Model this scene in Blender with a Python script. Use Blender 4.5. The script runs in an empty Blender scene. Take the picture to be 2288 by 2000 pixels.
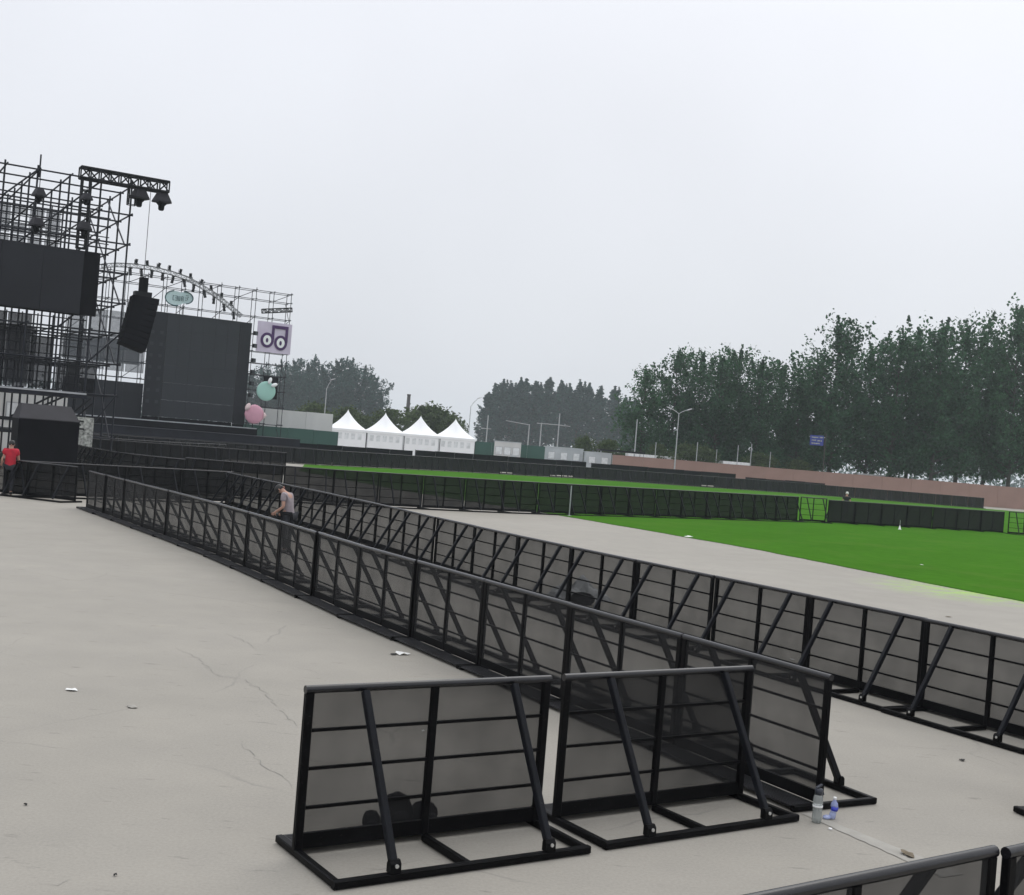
import bpy, math, random
from mathutils import Vector, Matrix, Quaternion
R = math.radians
sc = bpy.context.scene
col = sc.collection

# ------------------------------------------------------------------ camera
CAM_H, FPX, ROLL = 2.98, 2731.0, 0.0808
cam_d = bpy.data.cameras.new('camera')
cam_d.sensor_fit = 'HORIZONTAL'
cam_d.sensor_width = 36.0
cam_d.lens = 36.0 * FPX / 2288.0
cam_d.clip_start = 0.1
cam_d.clip_end = 6000
cam = bpy.data.objects.new('camera', cam_d)
col.objects.link(cam)
cam.matrix_world = Matrix.Translation((0, 0, CAM_H)) @ Matrix.Rotation(R(90), 4, 'X') @ Matrix.Rotation(ROLL, 4, 'Z')
sc.camera = cam

# ------------------------------------------------------------------ world: overcast sky
SUN_EL, SUN_AZ = R(52), R(25)      # azimuth measured from +Y towards +X
w = bpy.data.worlds.new('World')
sc.world = w
w.use_nodes = True
nt = w.node_tree
nt.nodes.clear()
n_out = nt.nodes.new('ShaderNodeOutputWorld')
n_bg = nt.nodes.new('ShaderNodeBackground')
n_sky = nt.nodes.new('ShaderNodeTexSky')
n_sky.sky_type = 'NISHITA'
n_sky.sun_disc = False
n_sky.sun_elevation = SUN_EL
n_sky.sun_rotation = SUN_AZ
n_sky.air_density = 1.0
n_sky.dust_density = 6.0
n_sky.ozone_density = 1.0
n_hs = nt.nodes.new('ShaderNodeHueSaturation')
n_hs.inputs['Saturation'].default_value = 0.25
n_tc = nt.nodes.new('ShaderNodeTexCoord')
n_sep = nt.nodes.new('ShaderNodeSeparateXYZ')
n_map = nt.nodes.new('ShaderNodeMapRange')
n_map.inputs['From Min'].default_value = 0.0
n_map.inputs['From Max'].default_value = 1.0
n_map.inputs['To Min'].default_value = 0.0
n_map.inputs['To Max'].default_value = 1.0
n_rmp = nt.nodes.new('ShaderNodeValToRGB')     # cloud layer: paler overhead than at the horizon
cr = n_rmp.color_ramp
cr.elements[0].position = 0.0
cr.elements[0].color = (6.75, 7.05, 7.55, 1)
cr.elements[1].position = 1.0
cr.elements[1].color = (14.6, 14.9, 15.4, 1)
e = cr.elements.new(0.12); e.color = (7.4, 7.68, 8.2, 1)
e = cr.elements.new(0.34); e.color = (8.3, 8.55, 9.2, 1)
n_cl = nt.nodes.new('ShaderNodeTexNoise')
n_cl.inputs['Scale'].default_value = 2.4
n_cl.inputs['Detail'].default_value = 3.0
n_cm = nt.nodes.new('ShaderNodeMapRange')
n_cm.inputs['From Min'].default_value = 0.3
n_cm.inputs['From Max'].default_value = 0.7
n_cm.inputs['To Min'].default_value = 0.95
n_cm.inputs['To Max'].default_value = 1.05
n_mul = nt.nodes.new('ShaderNodeMix'); n_mul.data_type = 'RGBA'; n_mul.blend_type = 'MULTIPLY'
n_mul.inputs[0].default_value = 1.0
n_mix = nt.nodes.new('ShaderNodeMix'); n_mix.data_type = 'RGBA'
n_mix.inputs[0].default_value = 0.88
L = nt.links.new
L(n_tc.outputs['Generated'], n_sep.inputs[0])
L(n_sep.outputs['Z'], n_map.inputs['Value'])
L(n_map.outputs[0], n_rmp.inputs[0])
L(n_tc.outputs['Generated'], n_cl.inputs['Vector'])
L(n_cl.outputs[0], n_cm.inputs['Value'])
L(n_rmp.outputs[0], n_mul.inputs[6])
L(n_cm.outputs[0], n_mul.inputs[7])
L(n_sky.outputs[0], n_hs.inputs['Color'])
L(n_hs.outputs[0], n_mix.inputs[6])
L(n_mul.outputs[2], n_mix.inputs[7])
L(n_mix.outputs[2], n_bg.inputs['Color'])
n_bg.inputs['Strength'].default_value = 0.095
L(n_bg.outputs[0], n_out.inputs['Surface'])

sun_d = bpy.data.lights.new('sun', 'SUN')
sun_d.energy = 0.5
sun_d.angle = R(40)
sun_d.color = (1.0, 0.96, 0.9)
sun = bpy.data.objects.new('sun', sun_d)
col.objects.link(sun)
sdir = Vector((math.sin(SUN_AZ) * math.cos(SUN_EL), math.cos(SUN_AZ) * math.cos(SUN_EL), math.sin(SUN_EL)))
sun.rotation_euler = (-sdir).to_track_quat('-Z', 'Y').to_euler()
sun.location = (0, 0, 60)

sc.view_settings.view_transform = 'Standard'
sc.view_settings.look = 'None'
sc.view_settings.exposure = 0.2
sc.view_settings.gamma = 1.0
sc.view_settings.use_curve_mapping = False
sc.render.engine = 'CYCLES'
sc.cycles.use_denoising = True
sc.cycles.max_bounces = 8
sc.cycles.diffuse_bounces = 3
sc.cycles.glossy_bounces = 3
sc.cycles.transparent_max_bounces = 40
sc.cycles.volume_bounces = 1

# ------------------------------------------------------------------ helpers
def at(x, y, D):
    """photo pixel -> point at depth D metres in front of the camera"""
    mx, my = x - 1144, y - 1000
    c, s = math.cos(ROLL), math.sin(ROLL)
    u, v = mx * c + my * s, -mx * s + my * c
    return Vector((u / FPX * D, D, CAM_H - v / FPX * D))
def gp(x, y, z=0.0):
    p = at(x, y, 1.0)
    D = (z - CAM_H) / (p.z - CAM_H)
    return at(x, y, D)

def tag(o, label=None, cat=None, group=None, kind=None):
    if label: o['label'] = label
    if cat: o['category'] = cat
    if group: o['group'] = group
    if kind: o['kind'] = kind
    return o
def empty(name, loc=(0, 0, 0), rz=0.0, label=None, cat=None, group=None):
    o = bpy.data.objects.new(name, None)
    o.empty_display_size = 0.2
    o.location = loc
    o.rotation_euler = (0, 0, rz)
    col.objects.link(o)
    return tag(o, label, cat, group)
def link(name, me, parent=None, loc=None):
    o = bpy.data.objects.new(name, me)
    col.objects.link(o)
    if parent is not None: o.parent = parent
    if loc is not None: o.location = loc
    return o
def copy_tree(o, parent=None):
    c = o.copy(); col.objects.link(c); c.parent = parent
    for ch in o.children: copy_tree(ch, c)
    return c

class MB:
    def __init__(s): s.v = []; s.f = []; s.sm = []; s.mi = []; s.cur = 0
    def face(s, idx, smooth=False): s.f.append(tuple(idx)); s.sm.append(smooth); s.mi.append(s.cur)
    def prism(s, p, q, sec0, sec1=None, up=(0, 0, 1), smooth=False, caps=True):
        p, q = Vector(p), Vector(q)
        z = (q - p).normalized(); u = Vector(up)
        if abs(z.dot(u)) > 0.99: u = Vector((0, 1, 0))
        x = u.cross(z).normalized(); y = z.cross(x)
        sec1 = sec1 or sec0; n = len(sec0); b = len(s.v)
        s.v += [p + x * a + y * c for a, c in sec0] + [q + x * a + y * c for a, c in sec1]
        for i in range(n):
            j = (i + 1) % n
            s.face((b + i, b + j, b + n + j, b + n + i), smooth)
        if caps:
            b2 = len(s.v)
            s.v += [v.copy() for v in s.v[b:b + 2 * n]]
            s.face([b2 + n - 1 - i for i in range(n)])
            s.face([b2 + n + i for i in range(n)])
        return s
    def bar(s, p, q, wd, ht=None, ch=None, up=(0, 0, 1)):
        ht = ht or wd; a, b = wd / 2, ht / 2
        c = min(a, b) * 0.28 if ch is None else ch
        if c <= 0: sec = [(-a, -b), (a, -b), (a, b), (-a, b)]
        else: sec = [(-a + c, -b), (a - c, -b), (a, -b + c), (a, b - c), (a - c, b), (-a + c, b), (-a, b - c), (-a, -b + c)]
        return s.prism(p, q, sec, up=up)
    def tube(s, p, q, r0, r1=None, n=8, caps=True):
        r1 = r0 if r1 is None else r1
        ring = lambda r: [(r * math.cos(2 * math.pi * i / n), r * math.sin(2 * math.pi * i / n)) for i in range(n)]
        return s.prism(p, q, ring(r0), ring(r1), smooth=True, caps=caps)
    def box(s, lo, hi):
        (x0, y0, z0), (x1, y1, z1) = lo, hi; b = len(s.v)
        s.v += [Vector(t) for t in ((x0, y0, z0), (x1, y0, z0), (x1, y1, z0), (x0, y1, z0), (x0, y0, z1), (x1, y0, z1), (x1, y1, z1), (x0, y1, z1))]
        for f in ((0, 3, 2, 1), (4, 5, 6, 7), (0, 1, 5, 4), (1, 2, 6, 5), (2, 3, 7, 6), (3, 0, 4, 7)): s.face([b + i for i in f])
        return s
    def lathe(s, prof, c=(0, 0, 0), n=14, smooth=True, sx=1.0, sy=1.0):
        c = Vector(c); b = len(s.v); m = len(prof)
        for r, z in prof:
            for i in range(n):
                a = 2 * math.pi * i / n
                s.v.append(c + Vector((r * sx * math.cos(a), r * sy * math.sin(a), z)))
        for k in range(m - 1):
            for i in range(n):
                j = (i + 1) % n
                s.face((b + k * n + i, b + k * n + j, b + (k + 1) * n + j, b + (k + 1) * n + i), smooth)
        if prof[0][0] > 1e-6: s.face([b + n - 1 - i for i in range(n)])
        if prof[-1][0] > 1e-6: s.face([b + (m - 1) * n + i for i in range(n)])
        return s
    def ball(s, c, r, n=10, m=7, sx=1, sy=1, sz=1):
        prof = [(r * math.sin(math.pi * k / m) + (1e-5 if k in (0, m) else 0), -r * sz * math.cos(math.pi * k / m)) for k in range(m + 1)]
        return s.lathe(prof, c, n, True, sx, sy)
    def mesh(s, name, *mats):
        me = bpy.data.meshes.new(name)
        me.from_pydata([tuple(v) for v in s.v], [], s.f)
        me.polygons.foreach_set('use_smooth', s.sm)
        for m in mats: me.materials.append(m)
        if len(mats) > 1: me.polygons.foreach_set('material_index', s.mi)
        me.update()
        return me
    def build(s, name, mat, parent=None, loc=None):
        return link(name, s.mesh(name, mat), parent, loc)

# ------------------------------------------------------------------ materials
def new_mat(name):
    m = bpy.data.materials.new(name); m.use_nodes = True
    t = m.node_tree; b = t.nodes['Principled BSDF']
    return m, t, b
def mat(name, c, rough=0.6, metal=0.0, var=0.12, scale=4.0, bump=0.0, bscale=60.0, spec=0.5, detail=4.0, coord='Object'):
    m, t, b = new_mat(name)
    b.inputs['Roughness'].default_value = rough
    b.inputs['Metallic'].default_value = metal
    b.inputs['Specular IOR Level'].default_value = spec
    tc = t.nodes.new('ShaderNodeTexCoord')
    no = t.nodes.new('ShaderNodeTexNoise'); no.inputs['Scale'].default_value = scale; no.inputs['Detail'].default_value = detail
    t.links.new(tc.outputs[coord], no.inputs['Vector'])
    rp = t.nodes.new('ShaderNodeValToRGB')
    rp.color_ramp.elements[0].position = 0.3; rp.color_ramp.elements[1].position = 0.7
    rp.color_ramp.elements[0].color = tuple(x * (1 - var) for x in c) + (1,)
    rp.color_ramp.elements[1].color = tuple(min(1, x * (1 + var)) for x in c) + (1,)
    t.links.new(no.outputs[0], rp.inputs[0]); t.links.new(rp.outputs[0], b.inputs['Base Color'])
    if bump > 0:
        n2 = t.nodes.new('ShaderNodeTexNoise'); n2.inputs['Scale'].default_value = bscale; n2.inputs['Detail'].default_value = 3
        t.links.new(tc.outputs[coord], n2.inputs['Vector'])
        bp = t.nodes.new('ShaderNodeBump'); bp.inputs['Strength'].default_value = bump; bp.inputs['Distance'].default_value = 0.01
        t.links.new(n2.outputs[0], bp.inputs['Height']); t.links.new(bp.outputs[0], b.inputs['Normal'])
    return m
def sheet_mat(name, c, through, rough=0.6):
    """perforated sheet seen from farther off than its holes can be told apart"""
    m, t, b = new_mat(name)
    b.inputs['Base Color'].default_value = c + (1,)
    b.inputs['Roughness'].default_value = rough
    tr = t.nodes.new('ShaderNodeBsdfTransparent')
    mx = t.nodes.new('ShaderNodeMixShader')
    tc = t.nodes.new('ShaderNodeTexCoord')
    no = t.nodes.new('ShaderNodeTexNoise'); no.inputs['Scale'].default_value = 2.2; no.inputs['Detail'].default_value = 5
    mr = t.nodes.new('ShaderNodeMapRange')
    mr.inputs['From Min'].default_value = 0.3; mr.inputs['From Max'].default_value = 0.7
    mr.inputs['To Min'].default_value = 1 - through - 0.05; mr.inputs['To Max'].default_value = 1 - through + 0.04
    t.links.new(tc.outputs['Object'], no.inputs['Vector']); t.links.new(no.outputs[0], mr.inputs['Value'])
    t.links.new(mr.outputs[0], mx.inputs[0])
    t.links.new(tr.outputs[0], mx.inputs[1]); t.links.new(b.outputs[0], mx.inputs[2])
    t.links.new(mx.outputs[0], t.nodes['Material Output'].inputs['Surface'])
    return m

M = {}
M['black'] = mat('black_paint', (0.004, 0.004, 0.0045), 0.45, 0, 0.5, 3.0, 0.08, 90, 0.07)
M['rail'] = mat('rail_paint', (0.008, 0.008, 0.010), 0.25, 0, 0.4, 3.0, 0.05, 90, 0.5)
M['brace'] = mat('brace_paint', (0.008, 0.009, 0.012), 0.45, 0, 0.35, 3.0, 0.08, 90, 0.14)
def scuff(m, amount, c=(0.10, 0.095, 0.088)):
    """scratches and dust on the paint"""
    t = m.node_tree; b = t.nodes['Principled BSDF']; src = b.inputs['Base Color'].links[0].from_socket
    tc = t.nodes.new('ShaderNodeTexCoord'); mp = t.nodes.new('ShaderNodeMapping'); mp.inputs['Scale'].default_value = (9, 9, 16)
    no = t.nodes.new('ShaderNodeTexNoise'); no.inputs['Scale'].default_value = 3.0; no.inputs['Detail'].default_value = 8; no.inputs['Roughness'].default_value = .75
    rp = t.nodes.new('ShaderNodeValToRGB'); rp.color_ramp.elements[0].position = .60; rp.color_ramp.elements[1].position = .74; rp.color_ramp.elements[1].color = (amount,) * 3 + (1,)
    mx = t.nodes.new('ShaderNodeMix'); mx.data_type = 'RGBA'; mx.inputs[7].default_value = c + (1,)
    t.links.new(tc.outputs['Object'], mp.inputs[0]); t.links.new(mp.outputs[0], no.inputs[0]); t.links.new(no.outputs[0], rp.inputs[0]); t.links.new(rp.outputs[0], mx.inputs[0])
    t.links.new(src, mx.inputs[6]); t.links.new(mx.outputs[2], b.inputs['Base Color'])
for k_ in ('black', 'rail', 'brace'): scuff(M[k_], .35)
M['dirtyblack'] = mat('foot_plate_paint', (0.016, 0.016, 0.018), 0.55, 0, 0.6, 5.0, 0.25, 120, .2)
M['sheet'] = sheet_mat('perforated_sheet', (0.006, 0.006, 0.0065), 0.445, 0.8)
M['sheet_dense'] = sheet_mat('dense_sheet', (0.005, 0.0055, 0.006), 0.15, 0.9)
M['sheet_mid'] = sheet_mat('mid_sheet', (0.005, 0.0055, 0.006), 0.24, 0.9)
M['scrim'] = sheet_mat('scrim', (0.016, 0.017, 0.022), 0.33, 0.9)
M['scrim_grey'] = sheet_mat('grey_scrim', (0.10, 0.11, 0.125), 0.55, 0.9)
M['bolt'] = mat('zinc', (0.6, 0.6, 0.58), 0.4, 0.6)
M['scaffold'] = mat('scaffold_steel', (0.016, 0.018, 0.025), 0.55, 0.2, 0.3, 1.0, 0, 60, .25)
M['truss'] = mat('truss_black', (0.009, 0.010, 0.012), 0.5, 0.1, 0.3, 2.0, 0, 60, .2)
M['alu'] = mat('aluminium', (0.42, 0.43, 0.45), 0.45, 0.6, 0.15, 2.0)
M['archgrey'] = mat('dull_aluminium', (0.20, 0.205, 0.215), 0.5, 0.5, 0.2, 2.0)
M['led'] = mat('led_wall', (0.013, 0.014, 0.019), 0.6, 0, 0.15, 0.6, 0, 60, .25)
M['led2'] = mat('led_wall_grey', (0.027, 0.030, 0.036), 0.6, 0, 0.08, 0.4, 0, 60, .25)
M['cloth'] = mat('black_cloth', (0.006, 0.006, 0.008), 0.9, 0, 0.3, 1.5, 0, 60, .1)
M['deck'] = mat('deck_black', (0.014, 0.015, 0.022), 0.6, 0, 0.3, 1.0, 0, 60, .2)
M['tarp'] = mat('dark_tarp', (0.014, 0.013, 0.018), 0.55, 0, 0.3, 1.5, 0.3, 6, .25)
M['white'] = mat('white_fabric', (0.90, 0.91, 0.92), 0.7, 0, 0.03, 0.8)
M['whitewall'] = mat('white_panel', (0.60, 0.60, 0.59), 0.7, 0, 0.08, 0.5)
M['greypanel'] = mat('grey_panel', (0.45, 0.48, 0.50), 0.6, 0, 0.12, 0.6)
M['greenhoard'] = mat('green_hoarding', (0.030, 0.085, 0.068), 0.7, 0, 0.15, 0.4)
M['pinkwall'] = mat('pink_hoarding', (0.30, 0.19, 0.16), 0.85, 0, 0.08, 0.5)
M['purple'] = mat('purple_ink', (0.055, 0.012, 0.10), 0.5)
M['lilac'] = mat('lilac_board', (0.60, 0.53, 0.66), 0.6, 0, 0.1, 0.5)
M['mint'] = mat('mint_vinyl', (0.36, 0.62, 0.55), 0.5, 0, 0.08, 0.6)
M['pink'] = mat('pink_vinyl', (0.70, 0.36, 0.46), 0.5, 0, 0.12, 0.6)
M['pinkpale'] = mat('pale_pink_vinyl', (0.80, 0.62, 0.62), 0.5)
M['signmint'] = mat('pale_mint_board', (0.55, 0.70, 0.72), 0.5, 0, 0.06)
M['teal'] = mat('teal_ink', (0.012, 0.065, 0.075), 0.5)
M['bluesign'] = mat('blue_sign', (0.030, 0.045, 0.28), 0.5, 0, 0.15)
M['skin'] = mat('skin', (0.42, 0.24, 0.18), 0.55)
M['red'] = mat('red_cloth', (0.42, 0.010, 0.028), 0.8, 0, 0.2, 8)
M['greyshirt'] = mat('grey_cloth', (0.27, 0.235, 0.25), 0.85, 0, 0.12, 10)
M['navy'] = mat('navy_cloth', (0.012, 0.013, 0.018), 0.85, 0, 0.3, 8)
M['darkgreen'] = mat('dark_green_cloth', (0.010, 0.022, 0.016), 0.85, 0, 0.3, 8)
M['hair'] = mat('black_hair', (0.010, 0.009, 0.009), 0.5, 0, 0.3, 30)
M['eye'] = mat('eye_dark', (0.02, 0.015, 0.012), 0.3)
M['paper'] = mat('white_paper', (0.78, 0.78, 0.76), 0.8)
M['brick'] = mat('dark_brick', (0.06, 0.055, 0.055), 0.9, 0, 0.2, 3)
M['bark'] = mat('bark', (0.05, 0.045, 0.04), 0.95, 0, 0.3, 2.0, 0.5, 12)
M['galv'] = mat('galvanised_pole', (0.42, 0.44, 0.45), 0.5, 0.4, 0.1)
M['tyre'] = mat('tyre_rubber', (0.015, 0.015, 0.015), 0.8)
M['glassdark'] = mat('dark_glass', (0.02, 0.025, 0.03), 0.1)
M['vanwhite'] = mat('white_car_paint', (0.75, 0.76, 0.77), 0.3)
M['leafbrown'] = mat('dry_leaf', (0.16, 0.13, 0.09), 0.9, 0, 0.3, 20)
M['patch'] = mat('cement_patch', (0.33, 0.315, 0.285), 0.9, 0, 0.10, 6, 0.2, 60)
M['plastic'] = mat('grey_plastic_film', (0.44, 0.45, 0.45), 0.45, 0, 0.15, 6, 0.3, 20)

def leaf_mat(name, c):
    m, t, b = new_mat(name)
    g = t.nodes.new('ShaderNodeNewGeometry')
    rp = t.nodes.new('ShaderNodeValToRGB')
    rp.color_ramp.elements[0].color = tuple(x * 0.5 for x in c) + (1,)
    rp.color_ramp.elements[1].color = tuple(x * 1.5 for x in c) + (1,)
    t.links.new(g.outputs['Random Per Island'], rp.inputs[0])
    t.links.new(rp.outputs[0], b.inputs['Base Color'])
    tl = t.nodes.new('ShaderNodeBsdfTranslucent'); mx = t.nodes.new('ShaderNodeMixShader'); mx.inputs[0].default_value = 0.35
    hs = t.nodes.new('ShaderNodeHueSaturation'); hs.inputs['Value'].default_value = 1.5; t.links.new(rp.outputs[0], hs.inputs['Color']); t.links.new(hs.outputs[0], tl.inputs[0])
    t.links.new(b.outputs[0], mx.inputs[1]); t.links.new(tl.outputs[0], mx.inputs[2]); t.links.new(mx.outputs[0], t.nodes['Material Output'].inputs['Surface'])
    b.inputs['Roughness'].default_value = 0.65
    b.inputs['Specular IOR Level'].default_value = 0.25
    return m
M['leaf'] = leaf_mat('poplar_leaves', (0.027, 0.074, 0.034))
M['leaf2'] = leaf_mat('poplar_leaves_pale', (0.036, 0.092, 0.042))
M['leaf_bush'] = leaf_mat('bush_leaves', (0.050, 0.075, 0.026))
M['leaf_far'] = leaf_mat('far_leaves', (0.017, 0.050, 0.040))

# concrete
def concrete():
    m, t, b = new_mat('concrete')
    N, K = t.nodes.new, t.links.new
    tc = N('ShaderNodeTexCoord')
    def noise(scale, det, ro=0.55):
        n = N('ShaderNodeTexNoise'); n.inputs['Scale'].default_value = scale; n.inputs['Detail'].default_value = det; n.inputs['Roughness'].default_value = ro
        K(tc.outputs['Object'], n.inputs['Vector']); return n
    def mixc(fac, a, bb, mode='MIX'):
        x = N('ShaderNodeMix'); x.data_type = 'RGBA'; x.blend_type = mode
        if isinstance(fac, float): x.inputs[0].default_value = fac
        else: K(fac, x.inputs[0])
        for s, v in ((6, a), (7, bb)):
            if isinstance(v, tuple): x.inputs[s].default_value = v + (1,)
            else: K(v, x.inputs[s])
        return x.outputs[2]
    def ramp(src, a, bb, c0=(0, 0, 0), c1=(1, 1, 1)):
        r = N('ShaderNodeValToRGB'); r.color_ramp.elements[0].position = a; r.color_ramp.elements[1].position = bb
        r.color_ramp.elements[0].color = c0 + (1,); r.color_ramp.elements[1].color = c1 + (1,)
        K(src, r.inputs[0]); return r.outputs[0]
    base = ramp(noise(0.16, 6).outputs[0], 0.34, 0.68, (0.283, 0.265, 0.231), (0.339, 0.318, 0.282))
    base = mixc(0.35, base, ramp(noise(1.1, 5).outputs[0], 0.3, 0.7, (0.251, 0.236, 0.212), (0.364, 0.337, 0.293)))
    base = mixc(0.22, base, ramp(noise(38, 4, 0.7).outputs[0], 0.35, 0.65, (0.199, 0.188, 0.169), (0.399, 0.375, 0.332)))
    # small dark smudges, drawn out along one direction as tyre and shoe scuffs are
    mp = N('ShaderNodeMapping'); mp.inputs['Scale'].default_value = (0.9, 3.4, 1.0); mp.inputs['Rotation'].default_value = (0, 0, 0.15)
    K(tc.outputs['Object'], mp.inputs['Vector'])
    n4 = N('ShaderNodeTexNoise'); n4.inputs['Scale'].default_value = 2.6; n4.inputs['Detail'].default_value = 6; n4.inputs['Roughness'].default_value = 0.62
    K(mp.outputs[0], n4.inputs['Vector'])
    base = mixc(ramp(n4.outputs[0], 0.62, 0.74), base, (0.188, 0.176, 0.158))
    # pale worn patches
    base = mixc(ramp(noise(0.75, 3).outputs[0], 0.68, 0.74, (0, 0, 0), (0.399, 0.384, 0.359)), base, (0.399, 0.364, 0.301))
    # cracks
    nd = noise(1.3, 4)
    mx = N('ShaderNodeMix'); mx.data_type = 'VECTOR'; mx.inputs[0].default_value = 0.18
    K(tc.outputs['Object'], mx.inputs[4]); K(nd.outputs['Color'], mx.inputs[5])
    vo = N('ShaderNodeTexVoronoi'); vo.feature = 'DISTANCE_TO_EDGE'; vo.inputs['Scale'].default_value = 0.42
    K(mx.outputs[1], vo.inputs['Vector'])
    cr_ = ramp(vo.outputs['Distance'], 0.0, 0.006, (1, 1, 1), (0, 0, 0))
    cm = N('ShaderNodeMath'); cm.operation = 'MULTIPLY'
    K(cr_, cm.inputs[0]); K(ramp(noise(0.55, 4).outputs[0], 0.50, 0.60, (0, 0, 0), (0.440, 0.422, 0.395)), cm.inputs[1])
    base = mixc(cm.outputs[0], base, (0.167, 0.161, 0.152))
    # green turf dust trodden off the lawn edge
    P = gp(2195, 1326)
    vm = N('ShaderNodeVectorMath'); vm.operation = 'DISTANCE'; vm.inputs[1].default_value = (P.x, P.y, 0)
    sp = N('ShaderNodeMapping'); sp.inputs['Scale'].default_value = (1, 1, 1)
    K(tc.outputs['Object'], vm.inputs[0])
    mr = N('ShaderNodeMapRange'); mr.inputs['From Min'].default_value = 3.6; mr.inputs['From Max'].default_value = 0.6
    K(vm.outputs['Value'], mr.inputs['Value'])
    mm = N('ShaderNodeMath'); mm.operation = 'MULTIPLY'
    K(mr.outputs[0], mm.inputs[0]); K(ramp(noise(1.7, 6, 0.7).outputs[0], 0.40, 0.58), mm.inputs[1])
    m3 = N('ShaderNodeMath'); m3.operation = 'MULTIPLY'; m3.inputs[1].default_value = 0.95
    K(mm.outputs[0], m3.inputs[0])
    base = mixc(m3.outputs[0], base, (0.30, 0.48, 0.10))
    K(base, b.inputs['Base Color'])
    b.inputs['Roughness'].default_value = 0.82
    b.inputs['Specular IOR Level'].default_value = 0.35
    bp = N('ShaderNodeBump'); bp.inputs['Strength'].default_value = 0.35; bp.inputs['Distance'].default_value = 0.006
    K(noise(55, 5, 0.65).outputs[0], bp.inputs['Height']); K(bp.outputs[0], b.inputs['Normal'])
    return m
M['concrete'] = concrete()

def turf():
    m, t, b = new_mat('turf')
    N, K = t.nodes.new, t.links.new
    tc = N('ShaderNodeTexCoord')
    def nz(s, d):
        n = N('ShaderNodeTexNoise'); n.inputs['Scale'].default_value = s; n.inputs['Detail'].default_value = d
        K(tc.outputs['Object'], n.inputs['Vector']); return n.outputs[0]
    def rp(src, a, bb, c0, c1):
        r = N('ShaderNodeValToRGB'); r.color_ramp.elements[0].position = a; r.color_ramp.elements[1].position = bb
        r.color_ramp.elements[0].color = c0 + (1,); r.color_ramp.elements[1].color = c1 + (1,); K(src, r.inputs[0]); return r.outputs[0]
    def mx(f, a, bb):
        x = N('ShaderNodeMix'); x.data_type = 'RGBA'; x.inputs[0].default_value = f; K(a, x.inputs[6]); K(bb, x.inputs[7]); return x.outputs[2]
    c = rp(nz(0.12, 4), 0.36, 0.64, (0.0459, 0.1441, 0.0134), (0.0592, 0.1742, 0.0174))
    c = mx(0.35, c, rp(nz(2.0, 5), 0.36, 0.64, (0.0373, 0.1217, 0.0107), (0.0688, 0.1888, 0.0202)))
    c = mx(0.30, c, rp(nz(45, 3), 0.36, 0.64, (0.0259, 0.0885, 0.0067), (0.0823, 0.2142, 0.0255)))
    pt = rp(nz(0.35, 6), 0.52, 0.72, (0, 0, 0), (0.5115, 0.5115, 0.5500))
    xx = N('ShaderNodeMix'); xx.data_type = 'RGBA'; K(pt, xx.inputs[0]); K(c, xx.inputs[6]); xx.inputs[7].default_value = (0.088, 0.165, 0.030, 1); c = xx.outputs[2]
    # carpet rolls: every other roll a touch darker, with a thin seam
    mp = N('ShaderNodeMapping'); mp.inputs['Rotation'].default_value = (0, 0, -R(60)); K(tc.outputs['Object'], mp.inputs['Vector'])
    wv = N('ShaderNodeTexWave'); wv.wave_type = 'BANDS'; wv.bands_direction = 'Y'; wv.wave_profile = 'SAW'
    wv.inputs['Scale'].default_value = 0.079; wv.inputs['Distortion'].default_value = 0.0
    K(mp.outputs[0], wv.inputs['Vector'])
    st = rp(wv.outputs[0], 0.48, 0.52, (0.985, 0.985, 0.985), (1.01, 1.01, 1.01))
    x = N('ShaderNodeMix'); x.data_type = 'RGBA'; x.blend_type = 'MULTIPLY'; x.inputs[0].default_value = 1.0
    K(c, x.inputs[6]); K(st, x.inputs[7])
    K(x.outputs[2], b.inputs['Base Color'])
    b.inputs['Roughness'].default_value = 1.0
    b.inputs['Specular IOR Level'].default_value = 0.0
    bp = N('ShaderNodeBump'); bp.inputs['Strength'].default_value = 0.6; bp.inputs['Distance'].default_value = 0.02
    K(nz(60, 3), bp.inputs['Height']); K(bp.outputs[0], b.inputs['Normal'])
    return m
M['turf'] = turf()

def rod_mesh(m):
    key = 'rod_' + m
    if key not in bpy.data.meshes:
        mb = MB(); mb.tube((0, 0, 0), (0, 0, 1), 1.0, n=8)
        me = mb.mesh(key, M[m])
    return bpy.data.meshes[key]
def rod(name, p, q, r, m, parent=None):
    """a straight tube as one object; alike tubes share a mesh"""
    p, q = Vector(p), Vector(q); d = q - p
    o = link(name, rod_mesh(m), parent)
    o.location = p
    o.rotation_mode = 'QUATERNION'
    o.rotation_quaternion = d.to_track_quat('Z', 'Y')
    o.scale = (r, r, d.length)
    return o

ORD = ['first', 'second', 'third', 'fourth', 'fifth', 'sixth', 'seventh', 'eighth', 'ninth', 'tenth', 'eleventh', 'twelfth', 'thirteenth',
       'fourteenth', 'fifteenth', 'sixteenth', 'seventeenth', 'eighteenth', 'nineteenth', 'twentieth']
TENS = ['', '', 'twenty', 'thirty', 'forty', 'fifty', 'sixty']
def ordinal(i):
    if i < 20: return ORD[i]
    n = i + 1
    if n % 10 == 0: return {2: 'twentieth', 3: 'thirtieth', 4: 'fortieth', 5: 'fiftieth', 6: 'sixtieth'}[n // 10]
    return TENS[n // 10] + '-' + ORD[n % 10 - 1]

# ------------------------------------------------------------------ ground and lawn
mb = MB(); G = 1450
mb.v = [Vector(p) for p in ((-G, -60, 0), (G, -60, 0), (G, G, 0), (-G, G, 0))]; mb.face((0, 1, 2, 3))
tag(mb.build('ground', M['concrete']), kind='structure')

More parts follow.
